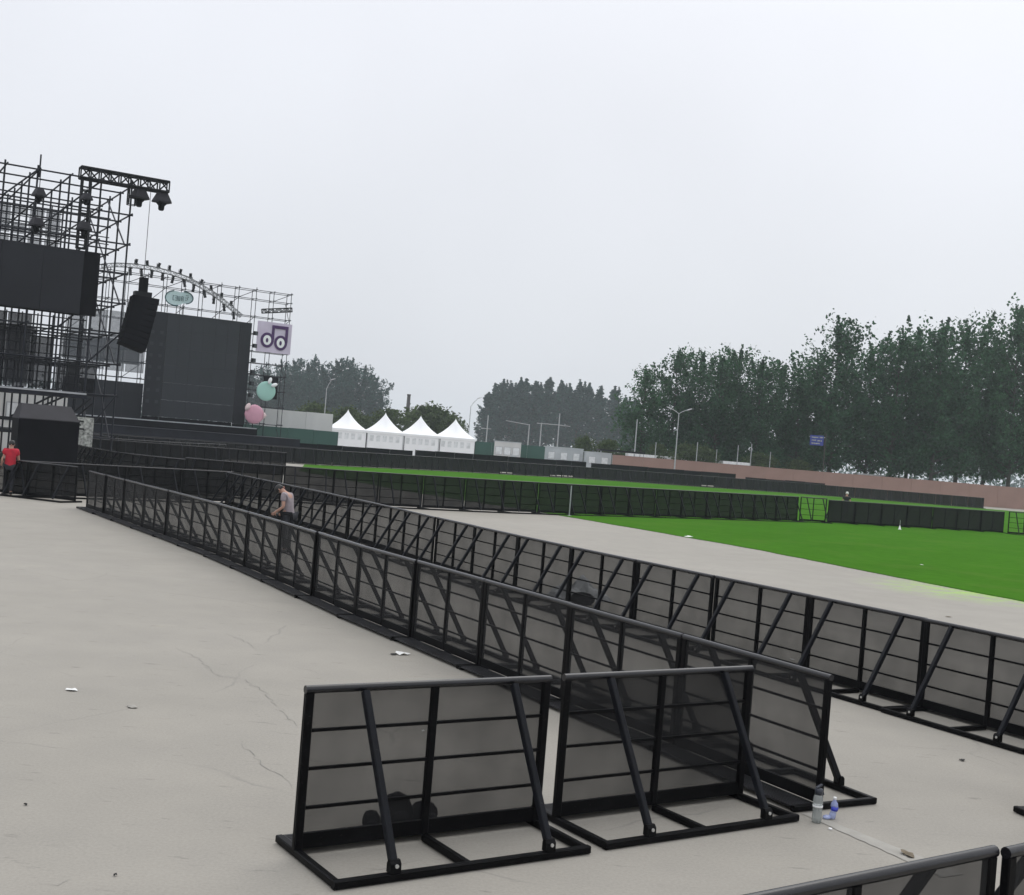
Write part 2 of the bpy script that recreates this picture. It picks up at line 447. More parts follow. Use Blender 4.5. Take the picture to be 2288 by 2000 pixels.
lawn_pts = [(1.9, 57.9), (5.6, 51.2), (9.26, 44.14), (11.88, 37.0), (13.84, 32.35), (17.5, 24.5), (24, 14), (70, 14), (92, 164), (63.4, 158.2), (37.3, 157.6),
            (8.4, 141.4), (-6.7, 124.3), (-18.2, 108.4), (-15.5, 90), (-6, 70)]
rgl = random.Random(3); lp2 = []
for (xa, ya), (xb, yb) in zip(lawn_pts, lawn_pts[1:] + lawn_pts[:1]):
    n_ = max(1, int(math.hypot(xb - xa, yb - ya) / .6)) if ya < 60 and yb < 60 else 1
    for k in range(n_): lp2.append((xa + (xb - xa) * k / n_ + (rgl.gauss(0, .035) if k else 0), ya + (yb - ya) * k / n_ + (rgl.gauss(0, .035) if k else 0)))
lawn_pts = lp2
mb = MB()
top = [Vector((x, y, 0.022)) for x, y in lawn_pts]; bot = [Vector((x, y, 0.004)) for x, y in lawn_pts]
mb.v = top + bot; n = len(top)
mb.face(range(n))
for i in range(n): mb.face((i, n + i, n + (i + 1) % n, (i + 1) % n))
tag(mb.build('lawn', M['turf']), kind='structure')

# filled joint in the paving
a, b_ = gp(1800, 1818), gp(2130, 1958)
d = (b_ - a).normalized(); nn = Vector((-d.y, d.x, 0))
mb = MB()
rng = random.Random(4)
NS = 26; pts_l, pts_r = [], []
for i in range(NS):
    p = a.lerp(b_, i / (NS - 1)); wv = 0.05 + 0.07 * i / NS
    pts_l.append(p + nn * (wv + rng.uniform(-.008, .008)) + Vector((0, 0, .005))); pts_r.append(p - nn * (wv + rng.uniform(-.008, .008)) + Vector((0, 0, .005)))
mb.v = pts_l + pts_r
for i in range(NS - 1): mb.face((i, NS + i, NS + i + 1, i + 1))
tag(mb.build('pavement_patch', M['patch']), kind='structure')

# cracks in the paving
def crack(pix, w_, seed):
    rg = random.Random(seed); P = [gp(*q) for q in pix]; pts = []
    for a, b in zip(P, P[1:]):
        n = max(3, int((b - a).length / .09))
        for i in range(n): pts.append(a.lerp(b, i / n) + Vector((rg.gauss(0, .022), rg.gauss(0, .022), 0)))
    mb = MB(); N_ = len(pts)
    for i, p in enumerate(pts):
        d = (pts[min(i + 1, N_ - 1)] - pts[max(i - 1, 0)]).normalized(); nn = Vector((-d.y, d.x, 0)); w2 = w_ * .6 * rg.uniform(.1, 1.0) * min(1, 4 * min(i, N_ - 1 - i) / N_ + .1)
        mb.v += [p + nn * w2 + Vector((0, 0, .004)), p - nn * w2 + Vector((0, 0, .004))]
    for i in range(N_ - 1): mb.face((2 * i, 2 * i + 1, 2 * i + 3, 2 * i + 2))
    tag(mb.build('pavement_crack', M['crack']), kind='structure')
M['crack'] = mat('crack_dirt', (0.235, 0.225, 0.21), 0.95, 0, .3, 6)
for i, (px_, w_) in enumerate((([(390, 1446), (440, 1470), (485, 1510), (545, 1520), (590, 1545), (640, 1600)], .009), ([(535, 1655), (570, 1690), (585, 1715), (640, 1740), (656, 1772)], .007),
                           ([(498, 1415), (545, 1430), (585, 1458)], .007), ([(0, 1330), (45, 1331), (103, 1338)], .010), ([(62, 1978), (120, 1976), (192, 1956)], .005),
                           ([(600, 1575), (645, 1602), (672, 1632)], .007), ([(1270, 1680), (1305, 1690), (1325, 1703)], .006), ([(2215, 1692), (2250, 1703), (2288, 1716)], .008))): crack(px_, w_, i)

# ------------------------------------------------------------------ crowd barriers
W, HB, DF, DB = 2.10, 1.2, 0.665, 0.31
def barrier_meshes(Hh=HB, sheet='sheet', detail=2):
    P = {}
    def put(name, mbs, m): P[name] = mbs.mesh('barrier_' + name, M[m])
    z0 = 0.062
    for k, (nm, s) in enumerate((('post_a', 0.034), ('post_b', W - 0.034), ('post_m', W / 2))):
        mb = MB(); mb.bar((s, 0, 0.03 if k < 2 else 0.06), (s, 0, Hh - 0.05), 0.064 if k < 2 else 0.056, 0.05, up=(0, 1, 0)); put(nm, mb, 'black')
    mb = MB(); mb.tube((0, 0, Hh - 0.026), (W, 0, Hh - 0.026), 0.03, n=12); put('top_rail', mb, 'rail')
    mb = MB(); mb.box((0.066, 0.012, 0.15), (W - 0.066, 0.0145, Hh - 0.05)); put('mesh_sheet', mb, sheet)
    mb = MB(); mb.box((0.066, -0.012, 0.055), (W - 0.066, 0.018, 0.16)); put('kick_plate', mb, 'black')
    for i, f in enumerate((0.34, 0.615, 0.885)):
        zz = f * Hh / 1.2
        mb = MB(); mb.bar((0.066, -0.004, zz), (W - 0.066, -0.004, zz), 0.020, 0.024); put('cross_bar_%d' % i, mb, 'black')
    mb = MB(); mb.bar((0.002, -DF, 0.032), (W - 0.002, -DF, 0.032), 0.056, 0.056); put('rail_f', mb, 'black')
    for nm, s in (('rail_a', 0.03), ('rail_b', W - 0.03), ('rail_m', W / 2)):
        mb = MB(); mb.bar((s, -DF + 0.028, 0.031), (s, DB if nm != 'rail_m' else -0.02, 0.031), 0.054, 0.054); put(nm, mb, 'black')
    mb = MB(); mb.box((0.058, 0.03, 0.036), (W - 0.058, DB, 0.054))
    for i in range(1, 9): mb.box((0.07, 0.03 + i * 0.03, 0.054), (W - 0.07, 0.036 + i * 0.03, 0.0575))
    put('foot_plate', mb, 'dirtyblack')
    for nm, s in (('brace_a', 0.45), ('brace_b', 1.73)):
        mb = MB(); mb.bar((s, -DF + 0.01, 0.10), (s, -0.040, Hh - 0.048), 0.062, 0.05, up=(1, 0, 0)); put(nm, mb, 'brace')
        mb = MB()
        mb.prism((s - 0.04, -DF + 0.005, 0.0605), (s + 0.04, -DF + 0.005, 0.0605), [(0, -0.03), (0, 0.034), (0.062, 0.03), (0.085, 0.01), (0.085, -0.014), (0.06, -0.03)], up=(0, -1, 0))
        put('bracket_' + nm, mb, 'black')
        mb = MB(); mb.tube((s + 0.005, -DF - 0.034, 0.108), (s + 0.005, -DF - 0.020, 0.108), 0.014, n=8); put('bolt_' + nm, mb, 'bolt')
    return P
NAMES = {'post_a': 'post', 'post_b': 'post', 'post_m': 'post', 'cross_bar_0': 'cross_bar', 'cross_bar_1': 'cross_bar', 'cross_bar_2': 'cross_bar',
         'rail_f': 'base_rail', 'rail_a': 'base_rail', 'rail_b': 'base_rail', 'rail_m': 'base_rail', 'brace_a': 'brace', 'brace_b': 'brace'}
FULL = barrier_meshes()
TALL = barrier_meshes(1.47, 'sheet')
FULLM = barrier_meshes(1.2, 'sheet_mid')
TALLM = barrier_meshes(1.47, 'sheet_mid')
TALLD = barrier_meshes(1.4, 'sheet_dense')
def make_barrier(P, x, y, phi, label, group, level=2, sheet=True, sx=1.0):
    t = empty('crowd_barrier', (x, y, 0.002), phi, label, 'barrier', group)
    t.scale = (sx, 1, 1)
    keys = ['post_a', 'post_b', 'post_m', 'top_rail', 'kick_plate', 'rail_f', 'rail_a', 'rail_b', 'brace_a', 'brace_b', 'cross_bar_0', 'cross_bar_1', 'cross_bar_2']
    if level >= 2: keys += ['rail_m', 'foot_plate']
    if level == 0: keys = ['post_a', 'post_b', 'post_m', 'top_rail', 'kick_plate', 'rail_f', 'brace_a', 'brace_b']
    if sheet: keys.append('mesh_sheet')
    for k in keys:
        o = link(NAMES.get(k, k), P[k], t)
        if k.startswith('brace') and level >= 2:
            link('bracket', P['bracket_' + k], o); link('bolt', P['bolt_' + k], o)
    return t
def walk(pts, step=W + 0.02):
    """joints at equal chords along a polyline"""
    out = [Vector(pts[0])]; i = 0; pts = [Vector(p) for p in pts]; cur = pts[0]; need = step
    while i < len(pts) - 1:
        seg = pts[i + 1] - cur
        if seg.length >= need:
            cur = cur + seg.normalized() * need; out.append(cur.copy()); need = step
        else:
            need -= seg.length; i += 1; cur = pts[i].copy()
    return out
jit = random.Random(11)
def row(pts, P, label, group, level=2, rev=False, sheet=lambda i: True, jitter=0.012):
    """label: text with {} for the ordinal; rev: build each panel from its far joint back so that its braces face the other way"""
    J = walk(pts); res = []
    for i in range(len(J) - 1):
        a, b = (J[i + 1], J[i]) if rev else (J[i], J[i + 1])
        ph = math.atan2(b.y - a.y, b.x - a.x) + jit.uniform(-jitter, jitter)
        nx, ny = -math.sin(ph), math.cos(ph); off = jit.uniform(-.012, .012)
        res.append(make_barrier(P(i) if callable(P) else P, a.x + nx * off, a.y + ny * off, ph, label.format(ordinal(i)), group, level, sheet(i)))
    return res

make_barrier(FULL, -1.304, 8.546, 0.581, 'black crowd barrier in front, standing over dark bags, left of the pair', None)
make_barrier(FULL, 0.565, 9.80, 0.594, 'black crowd barrier in front, right of the pair beside the two bottles', None)
# long row with braces on its far side (lane side)
L1 = [(2.983, 10.81), (-2.33, 19.97), (-4.62, 24.2), (-6.36, 27.4), (-8.25, 30.45), (-11.46, 35.6), (-13.6, 39.0)]
row(L1, FULL, 'black crowd barrier, {} counted from the near end of the left long row', 'barriers of the left long row')
L2 = [(8.75, 10.4), (7.15, 13.15), (6.073, 14.983), (0.71, 24.25), (-1.3, 28.2), (-3.37, 32.5), (-5.23, 36.1), (-7.21, 39.7), (-10.54, 45.8)]
row(L2, FULL, 'black crowd barrier, {} counted from the near end of the right long row', 'barriers of the right long row', rev=True)
# nearest row, cut by the bottom edge
ph = 0.606 + math.pi
make_barrier(FULL, 2.55, 6.07, ph, 'nearest black crowd barrier, cut off by the bottom edge of the picture', None)
make_barrier(FULL, 4.30, 7.28, ph + 0.02, 'near black crowd barrier cut off by the bottom right corner', None)
# stray barrier, only its base end in view at the right edge
make_barrier(FULL, 4.98, 10.98, 0.35, 'black crowd barrier with only its base end showing at the right edge', None)

# row across the lane end by the walking people
row([(-22.0, 43.6), (-13.9, 40.2)], FULL, 'black crowd barrier, {} from the left behind the person in red', 'barriers behind the person in red', 1)
# curved rows at the back edge of the near paving and lawn
Mrow = [(-24.5, 66), (-22.6, 62.5), (-19.6, 57.2), (-17.2, 53.4), (-14.6, 51.2), (-11.5, 50.5), (-8.03, 50.73), (-4.4, 52.9), (-1.15, 54.95), (2.9, 58.34), (9.67, 64.84), (17.5, 72.0)]
row(Mrow, lambda i: TALLD if i < 9 else TALLM, 'black crowd barrier, {} from the stage in the curved middle row', 'barriers of the curved middle row', 1)
row([(-16.9, 41.1), (-10.3, 46.8)], FULLM, 'black crowd barrier, {} from the left across the far end of the lane', 'barriers across the lane end', 1)
row([(-26, 74), (-14.1, 79.75)], TALLM, 'black barrier, {} from the left in the short row behind the curved row', 'barriers of the short row', 0)
row([(-40, 76), (-27.5, 83.5), (-24, 88), (-22.6, 98)], TALLD, 'far black barrier, {} from the left in the row before the far stage', 'barriers before the far stage', 0)
make_barrier(TALL, 17.2, 72.0, math.atan2(.8, 1.9), 'open black barrier frame without a sheet, lawn showing through it', None, 1, sheet=False, sx=0.9)
row([(19.05, 72.85), (33.0, 79.9)], TALLD, 'black sheeted crowd barrier, {} from the left in the straight lawn row', 'barriers of the straight lawn row', 1, rev=True)
row([(32.2, 78.6), (36.6, 78.9)], TALL, 'open black barrier frame at the right end of the lawn, {} from the left', 'open frames at the lawn end', 1, sheet=lambda i: False)
# far row along the back of the lawn
F1 = [(-58, 86.5), (-34.8, 99.5), (-24.8, 105.3), (-17.5, 109.2), (-6.7, 125.2), (8.4, 142.3), (37.3, 158.6), (63.4, 159.2)]
opens = {14, 15, 35, 39, 40, 50}
row(F1, TALLD, 'small far black barrier, {} from the left in the back row', 'barriers of the back row', 0, sheet=lambda i: i not in opens)

# ------------------------------------------------------------------ black fence behind the back row
def black_fence(x0, y0, x1, y1, hgt, label):
    a, b = Vector((x0, y0)), Vector((x1, y1)); d = b - a; n = max(1, round(d.length / 3.0)); st = d / n
    t = empty('black_fence', (a.x, a.y, 0), math.atan2(d.y, d.x), label, 'fence', 'black sheeted fences behind the back row')
    pw = st.length
    mb = MB(); mb.box((0.03, -0.02, 0.05), (pw - 0.03, 0.02, hgt)); pm = mb.mesh('fence_panel', M['deck_fence'])
    mb = MB(); mb.bar((0, 0.05, 0), (0, 0.05, hgt + 0.02), 0.06, 0.06); po = mb.mesh('fence_post', M['black'])
    for i in range(n): link('panel', pm, t, (i * pw, 0, jit.uniform(-.03, .03)))
    for i in range(n + 1): link('post', po, t, (i * pw, 0, 0))
    return t
M['deck_fence'] = mat('fence_sheet', (0.005, 0.0055, 0.007), 0.8, 0, 0.3, 0.5, 0, 60, .05)
black_fence(-10.2, 130.4, 9.5, 154, 1.9, 'black sheeted fence right of the white tents behind the back row')
black_fence(10.2, 154.5, 30.5, 165.5, 1.85, 'black sheeted fence in front of the left half of the pink hoarding')
black_fence(31.5, 163.5, 42.5, 165.0, 1.55, 'low black sheeted fence in front of the middle of the pink hoarding')
black_fence(-33.0, 112.0, -10.5, 130.0, 1.75, 'long dark fence at the foot of the white tents')

# ------------------------------------------------------------------ hoardings
def hoarding(x0, y0, x1, y1, hgt, step, m, name, label, lift=0.0):
    a, b = Vector((x0, y0)), Vector((x1, y1)); d = b - a; n = max(1, round(d.length / step)); pw = d.length / n
    t = empty(name, (a.x, a.y, 0), math.atan2(d.y, d.x), label, 'hoarding')
    mb = MB(); mb.box((0.012, -0.03, 0.02), (pw - 0.012, 0.03, hgt)); pm = mb.mesh('hoarding_panel', M[m])
    mb = MB(); mb.box((0, 0.035, 0), (0.08, 0.11, hgt - 0.03)); po = mb.mesh('hoarding_post', M['galv'])
    for i in range(n):
        link('panel', pm, t, (i * pw, jit.uniform(-.006, .006), jit.uniform(-.02, .02)))
    for i in range(n + 1): link('post', po, t, (i * pw - 0.04, 0, 0))
    return t
hoarding(14.0, 169.5, 96.0, 178.5, 3.12, 4.4, 'pinkwall', 'site_hoarding', 'long dusty pink hoarding in front of the tall trees')
hoarding(-5.3, 171.0, 4.6, 170.0, 3.45, 2.5, 'greenhoard', 'site_hoarding', 'green hoarding just right of the white tents')
hoarding(-28.9, 127.6, -19.0, 133.3, 3.15, 2.85, 'greenhoard', 'site_hoarding', 'dark green hoarding between the far stage and the white tents')
hoarding(-28.2, 131.0, -20.1, 135.7, 5.05, 3.1, 'whitewall', 'printed_hoarding', 'tall whitish printed hoarding behind the green one beside the far stage')

# ------------------------------------------------------------------ white peaked tents
def tent(x, y, rz, label):
    t = empty('peaked_tent', (x, y, 0), rz, label, 'tent', 'white peaked tents')
    hw, ze, zp = 2.52, 3.68, 6.15
    mb = MB(); NN = 14
    prev = None
    for k in range(NN + 1):
        f = k / NN
        r = hw * (1 - f); z = ze + (zp - ze) * (0.55 * f + 0.45 * f ** 2.2)
        ring = []
        for sx, sy in ((-1, -1), (0, -1), (1, -1), (1, 0), (1, 1), (0, 1), (-1, 1), (-1, 0)):
            sag = 0.10 * math.sin(math.pi * f) if (sx == 0 or sy == 0) else 0
            mb.v.append(Vector((sx * max(r, .05), sy * max(r, .05), z - sag))); ring.append(len(mb.v) - 1)
        if prev:
            for i in range(8): mb.face((prev[i], prev[(i + 1) % 8], ring[(i + 1) % 8], ring[i]), True)
        prev = ring
    mb.face(prev)
    mb.build('roof', M['white'], t)
    mb = MB()
    for a, b in (((-hw, -hw), (hw, -hw)), ((hw, -hw), (hw, hw)), ((hw, hw), (-hw, hw)), ((-hw, hw), (-hw, -hw))):
        mb.bar((a[0], a[1], ze - 0.15), (b[0], b[1], ze - 0.15), 0.03, 0.32, 0)
    mb.build('valance', M['white'], t)
    for sx in (-1, 1):
        for sy in (-1, 1):
            mb = MB(); mb.tube((sx * (hw - .04), sy * (hw - .04), 0), (sx * (hw - .04), sy * (hw - .04), ze), 0.05, n=8); mb.build('pole', M['truss'] if sy < 0 and sx > 0 else M['alu'], t)
    for yy in (-hw + 0.05, hw - 0.05):
        mb = MB(); mb.box((-hw + 0.1, yy - 0.01, 0.03), (hw - 0.1, yy + 0.01, ze - 0.32)); w_ = mb.build('side_wall', M['white'], t)
        if yy < 0:
            for i in range(5):
                mb = MB(); x0 = -hw + 0.4 + i * 0.86
                mb.box((x0, yy - 0.022, 2.35), (x0 + 0.52, yy - 0.012, 3.15)); mb.build('window', M['window_film'], w_)
    for xx in (-hw + 0.05, hw - 0.05):
        mb = MB(); mb.box((xx - 0.01, -hw + 0.1, 0.03), (xx + 0.01, hw - 0.1, ze - 0.32)); mb.build('side_wall', M['white'], t)
    mb = MB(); mb.tube((0, 0, zp - 0.02), (0, 0, zp + 0.14), 0.04, 0.02); mb.build('finial', M['white'], t)
M['window_film'] = mat('window_film', (0.70, 0.72, 0.73), 0.3, 0, 0.15, 2.5)
for i, (x, y) in enumerate(((-22.3, 164.0), (-17.35, 165.0), (-12.65, 166.0), (-7.95, 167.0))):
    tent(x, y, 0.21, ('white peaked tent nearest the far stage, leftmost of four', 'white peaked tent, second from the left of four',
                      'white peaked tent, third from the left of four', 'white peaked tent beside the green hoarding, rightmost of four')[i])

# ------------------------------------------------------------------ scaffold frames for the stages (site grid at 30 degrees)
GR = R(30)
EX, EY = Vector((math.cos(GR), math.sin(GR), 0)), Vector((-math.sin(GR), math.cos(GR), 0))
def scaffold(t, xs, ys, zs, r, diag=True, seed=1, toplift=0.5, m='scaffold', skip=lambda i, j, k: False):
    rg = random.Random(seed)
    for j, y in enumerate(ys):
        for i, x in enumerate(xs):
            rod('standard', (x, y, 0), (x, y, zs[-1] + rg.uniform(0.05, toplift)), r, m, t)
        for k, z in enumerate(zs):
            if not skip(0, j, k): rod('ledger', (xs[0] - 0.15, y - r * 2.2, z), (xs[-1] + 0.15, y - r * 2.2, z), r * 0.9, m, t)
    for i, x in enumerate(xs):
        for k, z in enumerate(zs):
            if len(ys) > 1: rod('transom', (x + r * 2.2, ys[0] - 0.1, z + 0.08), (x + r * 2.2, ys[-1] + 0.1, z + 0.08), r * 0.9, m, t)
    if diag:
        for i in range(len(xs) - 1):
            for k in range(len(zs) - 1):
                if (i + k) % 2 == 0 and rg.random() < 0.7:
                    rod('diagonal_brace', (xs[i], ys[0] - r * 3, zs[k]), (xs[i + 1], ys[0] - r * 3, zs[k + 1]), r * 0.9, m, t)
        if len(ys) > 1:
            for j in range(len(ys) - 1):
                for k in range(len(zs) - 1):
                    if (j + k) % 2 == 0: rod('diagonal_brace', (xs[-1] - r * 3, ys[j], zs[k]), (xs[-1] - r * 3, ys[j + 1], zs[k + 1]), r * 0.9, m, t)
def truss(t, p, q, size, n, m='truss', rc=0.035, rd=0.02, curve=None):
    """box truss from p to q: four chords and lacing, each a rod"""
    p, q = Vector(p), Vector(q); d = (q - p); x = d.normalized()
    u = Vector((0, 0, 1)) if abs(x.z) < 0.9 else Vector((0, 1, 0)); y = u.cross(x).normalized(); z = x.cross(y)
    h = size / 2; C = [(-h, -h), (h, -h), (h, h), (-h, h)]
    for a, b in C: rod('chord', p + y * a + z * b, q + y * a + z * b, rc, m, t)
    for k in range(n + 1):
        c0 = p + d * (k / n)
        for s in range(4):
            a, b = C[s], C[(s + 1) % 4]
            if s % 2 == 0 or k in (0, n) or True:
                rod('lacing', c0 + y * a[0] + z * a[1], c0 + y * b[0] + z * b[1], rd, m, t)
        if k < n:
            c1 = p + d * ((k + 1) / n)
            for s in (1, 3):
                a, b = C[s], C[(s + 1) % 4]
                if k % 2: a, b = b, a
                rod('lacing', c0 + y * a[0] + z * a[1], c1 + y * b[0] + z * b[1], rd, m, t)

# ---- near stage wing (only its right end is in view)
O1 = Vector((-21.59, 66.0, 0))
st1 = empty('stage_scaffold', O1, GR, 'tall dark scaffold wing of the near stage at the left edge', 'scaffold')
xs1 = [-11.2, -9.6, -8.0, -6.4, -4.8, -3.2, -1.6, 0.0]
ys1 = [0.0, 2.8, 5.6, 8.4, 11.2]
zs1 = [1.7, 4.0, 5.7, 7.4, 9.0, 10.6, 12.2, 13.8, 15.4]
scaffold(st1, xs1, ys1, zs1, 0.05, True, 3, 0.35)
for z in (14.7, 14.3, 13.2, 12.8, 11.6, 11.2):       # extra guard tubes in the upper lifts
    rod('ledger', (-11.4, 5.45, z), (0.1, 5.45, z), 0.03, 'scaffold', st1)
rod('standard', (-4.72, -0.05, 15.0), (-4.72, -0.05, 16.2), 0.042, 'scaffold', st1)
def panel_obj(name, t, x0, x1, y, z0, z1, m, th=0.06, ribs=0):
    mb = MB(); mb.box((x0, y - th / 2, z0), (x1, y + th / 2, z1)); return mb.build(name, M[m], t)
def stage_thing(name, O, label, cat, group=None):
    return empty(name, O, GR, label, cat, group)
# boom truss
bt = stage_thing('boom_truss', O1, 'black box truss boom jutting out at the top of the near scaffold', 'truss')
truss(bt, (-2.8, -0.5, 15.55), (1.8, -0.5, 15.55), 0.56, 9, rc=0.065, rd=0.04)
truss(bt, (-2.45, -0.5, 15.25), (-2.45, -0.5, 11.6), 0.42, 6, rc=0.05, rd=0.035)
truss(bt, (-0.05, -0.5, 15.25), (-0.05, -0.5, 14.3), 0.40, 2, rc=0.04, rd=0.022)
# rain-covered chain hoists
def hoist(x, y, z, label, s=1.0, hang=0.0):
    t = empty('chain_hoist', O1 + EX * x + EY * y + Vector((0, 0, z)), GR + 0.3, label, 'hoist', 'rain covered hoists under the trusses')
    mb = MB()
    A = [(-.22, -.20), (.22, -.20), (.22, .20), (-.22, .20)]; B = [(-.40, -.36), (.40, -.36), (.40, .36), (-.40, .36)]
    def ring(pts, zz, k=1.0): 
        b = len(mb.v); mb.v.extend(Vector((a * s * k, c * s * k, zz * s)) for a, c in pts); return b
    r0, r1, r2 = ring(A, 0), ring(B, -.46), ring(B, -.54)
    for a, b in ((r0, r1), (r1, r2)):
        for i in range(4): mb.face((b + i, b + (i + 1) % 4, a + (i + 1) % 4, a + i))
    mb.face([r0 + i for i in range(4)]); mb.face([r2 + 3 - i for i in range(4)])
    mb.build('rain_cover', M['tarp'], t)
    mb = MB(); mb.lathe([(0.30 * s, -.545 * s), (0.25 * s, -.62 * s), (0.17 * s, -.70 * s), (0.155 * s, -.90 * s), (0.11 * s, -.96 * s), (0.0001, -.97 * s)], n=12); mb.build('chain_bag', M['cloth'], t)
    mb = MB(); mb.tube((0, 0, -0.02), (0, 0, 0.08 + hang), 0.02); mb.build('hook', M['truss'], t)
hoist(0.33, -0.5, 15.22, 'black rain covered hoist, left of the two under the boom end')
hoist(1.52, -0.5, 15.22, 'black rain covered hoist hanging at the tip of the boom')
hoist(-4.72, -0.45, 14.35, 'black hoist high on the left inside the scaffold', .75, 1.0)
hoist(-4.72, -0.45, 12.85, 'black hoist low on the left inside the scaffold, above the big screen', .8, 0.4)
hoist(-2.45, -0.9, 14.45, 'black hoist on the upright truss under the boom, upper one', .65, 0.2)
hoist(-2.45, -0.9, 12.95, 'black hoist on the upright truss under the boom, lower one', .8, 0.2)
# screens
sw = stage_thing('led_screen', O1, 'dark switched-off video screen cut by the left edge of the picture', 'screen')
for i in range(4):
    panel_obj('screen_panel', sw, -2.32 - 2.0 * (i + 1) + 0.008, -2.32 - 2.0 * i - 0.008, -0.75, 8.12, 11.40, 'led', 0.25)
panel_obj('frame', sw, -10.4, -2.3, -0.55, 8.05, 11.42, 'cloth', 0.08)
tag(panel_obj('masking_panel', st1, -2.31, -1.5, -0.7, 8.10, 11.45, 'cloth', 0.3), 'narrow black masking strip right of the near screen')
# masking scrims below the screen
for i, (x0, x1, z0, z1) in enumerate(((-11.0, -8.1, 4.1, 8.0), (-8.0, -5.6, 4.1, 8.0), (-5.5, -4.3, 4.1, 8.0), (-4.2, -3.1, 4.1, 6.9), (-2.9, -1.7, 4.1, 5.6))):
    panel_obj('scrim', st1, x0, x1, 1.4, z0, z1, 'scrim', 0.01)
for x0, x1, z0, z1 in ((-11.0, -6.3, 4.4, 8.0), (-6.2, -3.4, 4.4, 7.6), (-1.6, 0.0, 4.1, 5.8)):
    panel_obj('scrim', st1, x0, x1, 5.9, z0, z1, 'scrim', 0.01)
rg8 = random.Random(8)
for i in range(10):
    for k in range(5):
        if rg8.random() < .9: panel_obj('backdrop_panel', st1, -11.2 + i * .92, -11.2 + i * .92 + .80, 8.6 + rg8.uniform(0, .2), 11.9 + k * .6, 11.9 + k * .6 + .52, 'scrim_grey' if rg8.random() < .75 else 'scrim', 0.01)
for i in range(13): rod('standard', (-11.0 + i * 0.78, 1.7, 4.0), (-11.0 + i * 0.78, 1.7, 8.1), 0.035, 'scaffold', st1)
for i in range(8): rod('ledger', (-11.2, 1.62, 4.5 + i * 0.5), (-1.5, 1.62, 4.5 + i * 0.5), 0.03, 'scaffold', st1)
for i in range(9): rod('standard', (-11.0 + i * 1.0, 6.3, 11.5), (-11.0 + i * 1.0, 6.3, 14.6), 0.035, 'scaffold', st1)
for i in range(7): rod('ledger', (-11.2, 6.24, 11.7 + i * 0.42), (-2.4, 6.24, 11.7 + i * 0.42), 0.03, 'scaffold', st1)
# platform edge with a pale rail, and open under-stage framing
panel_obj('platform', st1, -11.3, -1.5, 1.0, 3.72, 3.92, 'deck', 2.6)
panel_obj('edge_strip', st1, -11.3, -1.55, -0.33, 3.93, 4.02, 'alu', 0.05)
panel_obj('beam', st1, -11.3, -1.2, -0.35, 2.30, 2.48, 'truss', 0.12)
for p, q in (((-5.2, 2.5), (-3.0, 3.9)), ((-4.9, 2.45), (-2.4, 3.9)), ((-2.2, 2.5), (-1.2, 3.5)), ((-2.2, 2.9), (-1.3, 3.75)), ((-2.3, 1.0), (-1.2, 2.2))):
    rod('diagonal_brace', (p[0], -0.25, p[1]), (q[0], -0.25, q[1]), 0.055, 'truss', st1)
# line array
la = stage_thing('line_array', O1 + EX * 0.9 + EY * -0.5, 'black hanging line array loudspeaker on a thin cable', 'loudspeaker')
mb = MB(); mb.tube((0, 0, 10.5), (0, 0, 15.2), 0.016, n=6); mb.build('cable', M['truss'], la)
mb = MB(); mb.box((-.20, -.18, 9.72), (.20, .18, 10.52)); mb.build('motor', M['cloth'], la)
mb = MB(); mb.box((-.44, -.3, 9.44), (.44, .3, 9.74)); mb.build('fly_frame', M['truss'], la)
zc, xo, yo, tilt = 9.30, 0.0, 0.0, 0.05
for i in range(9):
    mb = MB()
    wd, hh, dp = 0.70, 0.155, 0.42
    sec = [(-dp, -hh * .8), (dp, -hh), (dp, hh), (-dp, hh * .8)]
    b = len(mb.v)
    for sx in (-wd, wd):
        for yy, zz in sec: mb.v.append(Vector((sx, -yy, zz)))
    for f in ((0, 1, 2, 3), (7, 6, 5, 4), (0, 4, 5, 1), (1, 5, 6, 2), (2, 6, 7, 3), (3, 7, 4, 0)): mb.face([b + k for k in f])
    o = mb.build('cabinet', M['cloth'], la)
    o.location = (0.12 + xo, yo, zc); o.rotation_euler = (-tilt * 0.6, tilt * 1.0, 0)
    zc -= 0.315 * math.cos(tilt); xo -= 0.315 * 0.20; yo -= 0.02; tilt += 0.03
# tarp-covered stack in front of the stage
cv = empty('covered_stack', at(97, 1010, 55).xy.to_3d(), GR, 'tarp covered black equipment stack behind the barriers at left', 'equipment')
mb = MB(); mb.box((-1.28, -1.0, 0), (1.28, 1.0, 2.55)); mb.build('body', M['cloth'], cv)
mb = MB(); b = 0
for x, y, z in ((-1.3, -1.02, 2.52), (1.3, -1.02, 2.52), (1.3, 1.02, 2.52), (-1.3, 1.02, 2.52), (-1.05, -.1, 3.2), (1.02, -.1, 3.2), (1.02, 1.0, 3.2), (-1.05, 1.0, 3.2)): mb.v.append(Vector((x, y, z)))
for f in ((0, 3, 2, 1), (4, 5, 6, 7), (0, 1, 5, 4), (1, 2, 6, 5), (2, 3, 7, 6), (3, 0, 4, 7)): mb.face(f)
mb.build('cover', M['tarp'], cv)
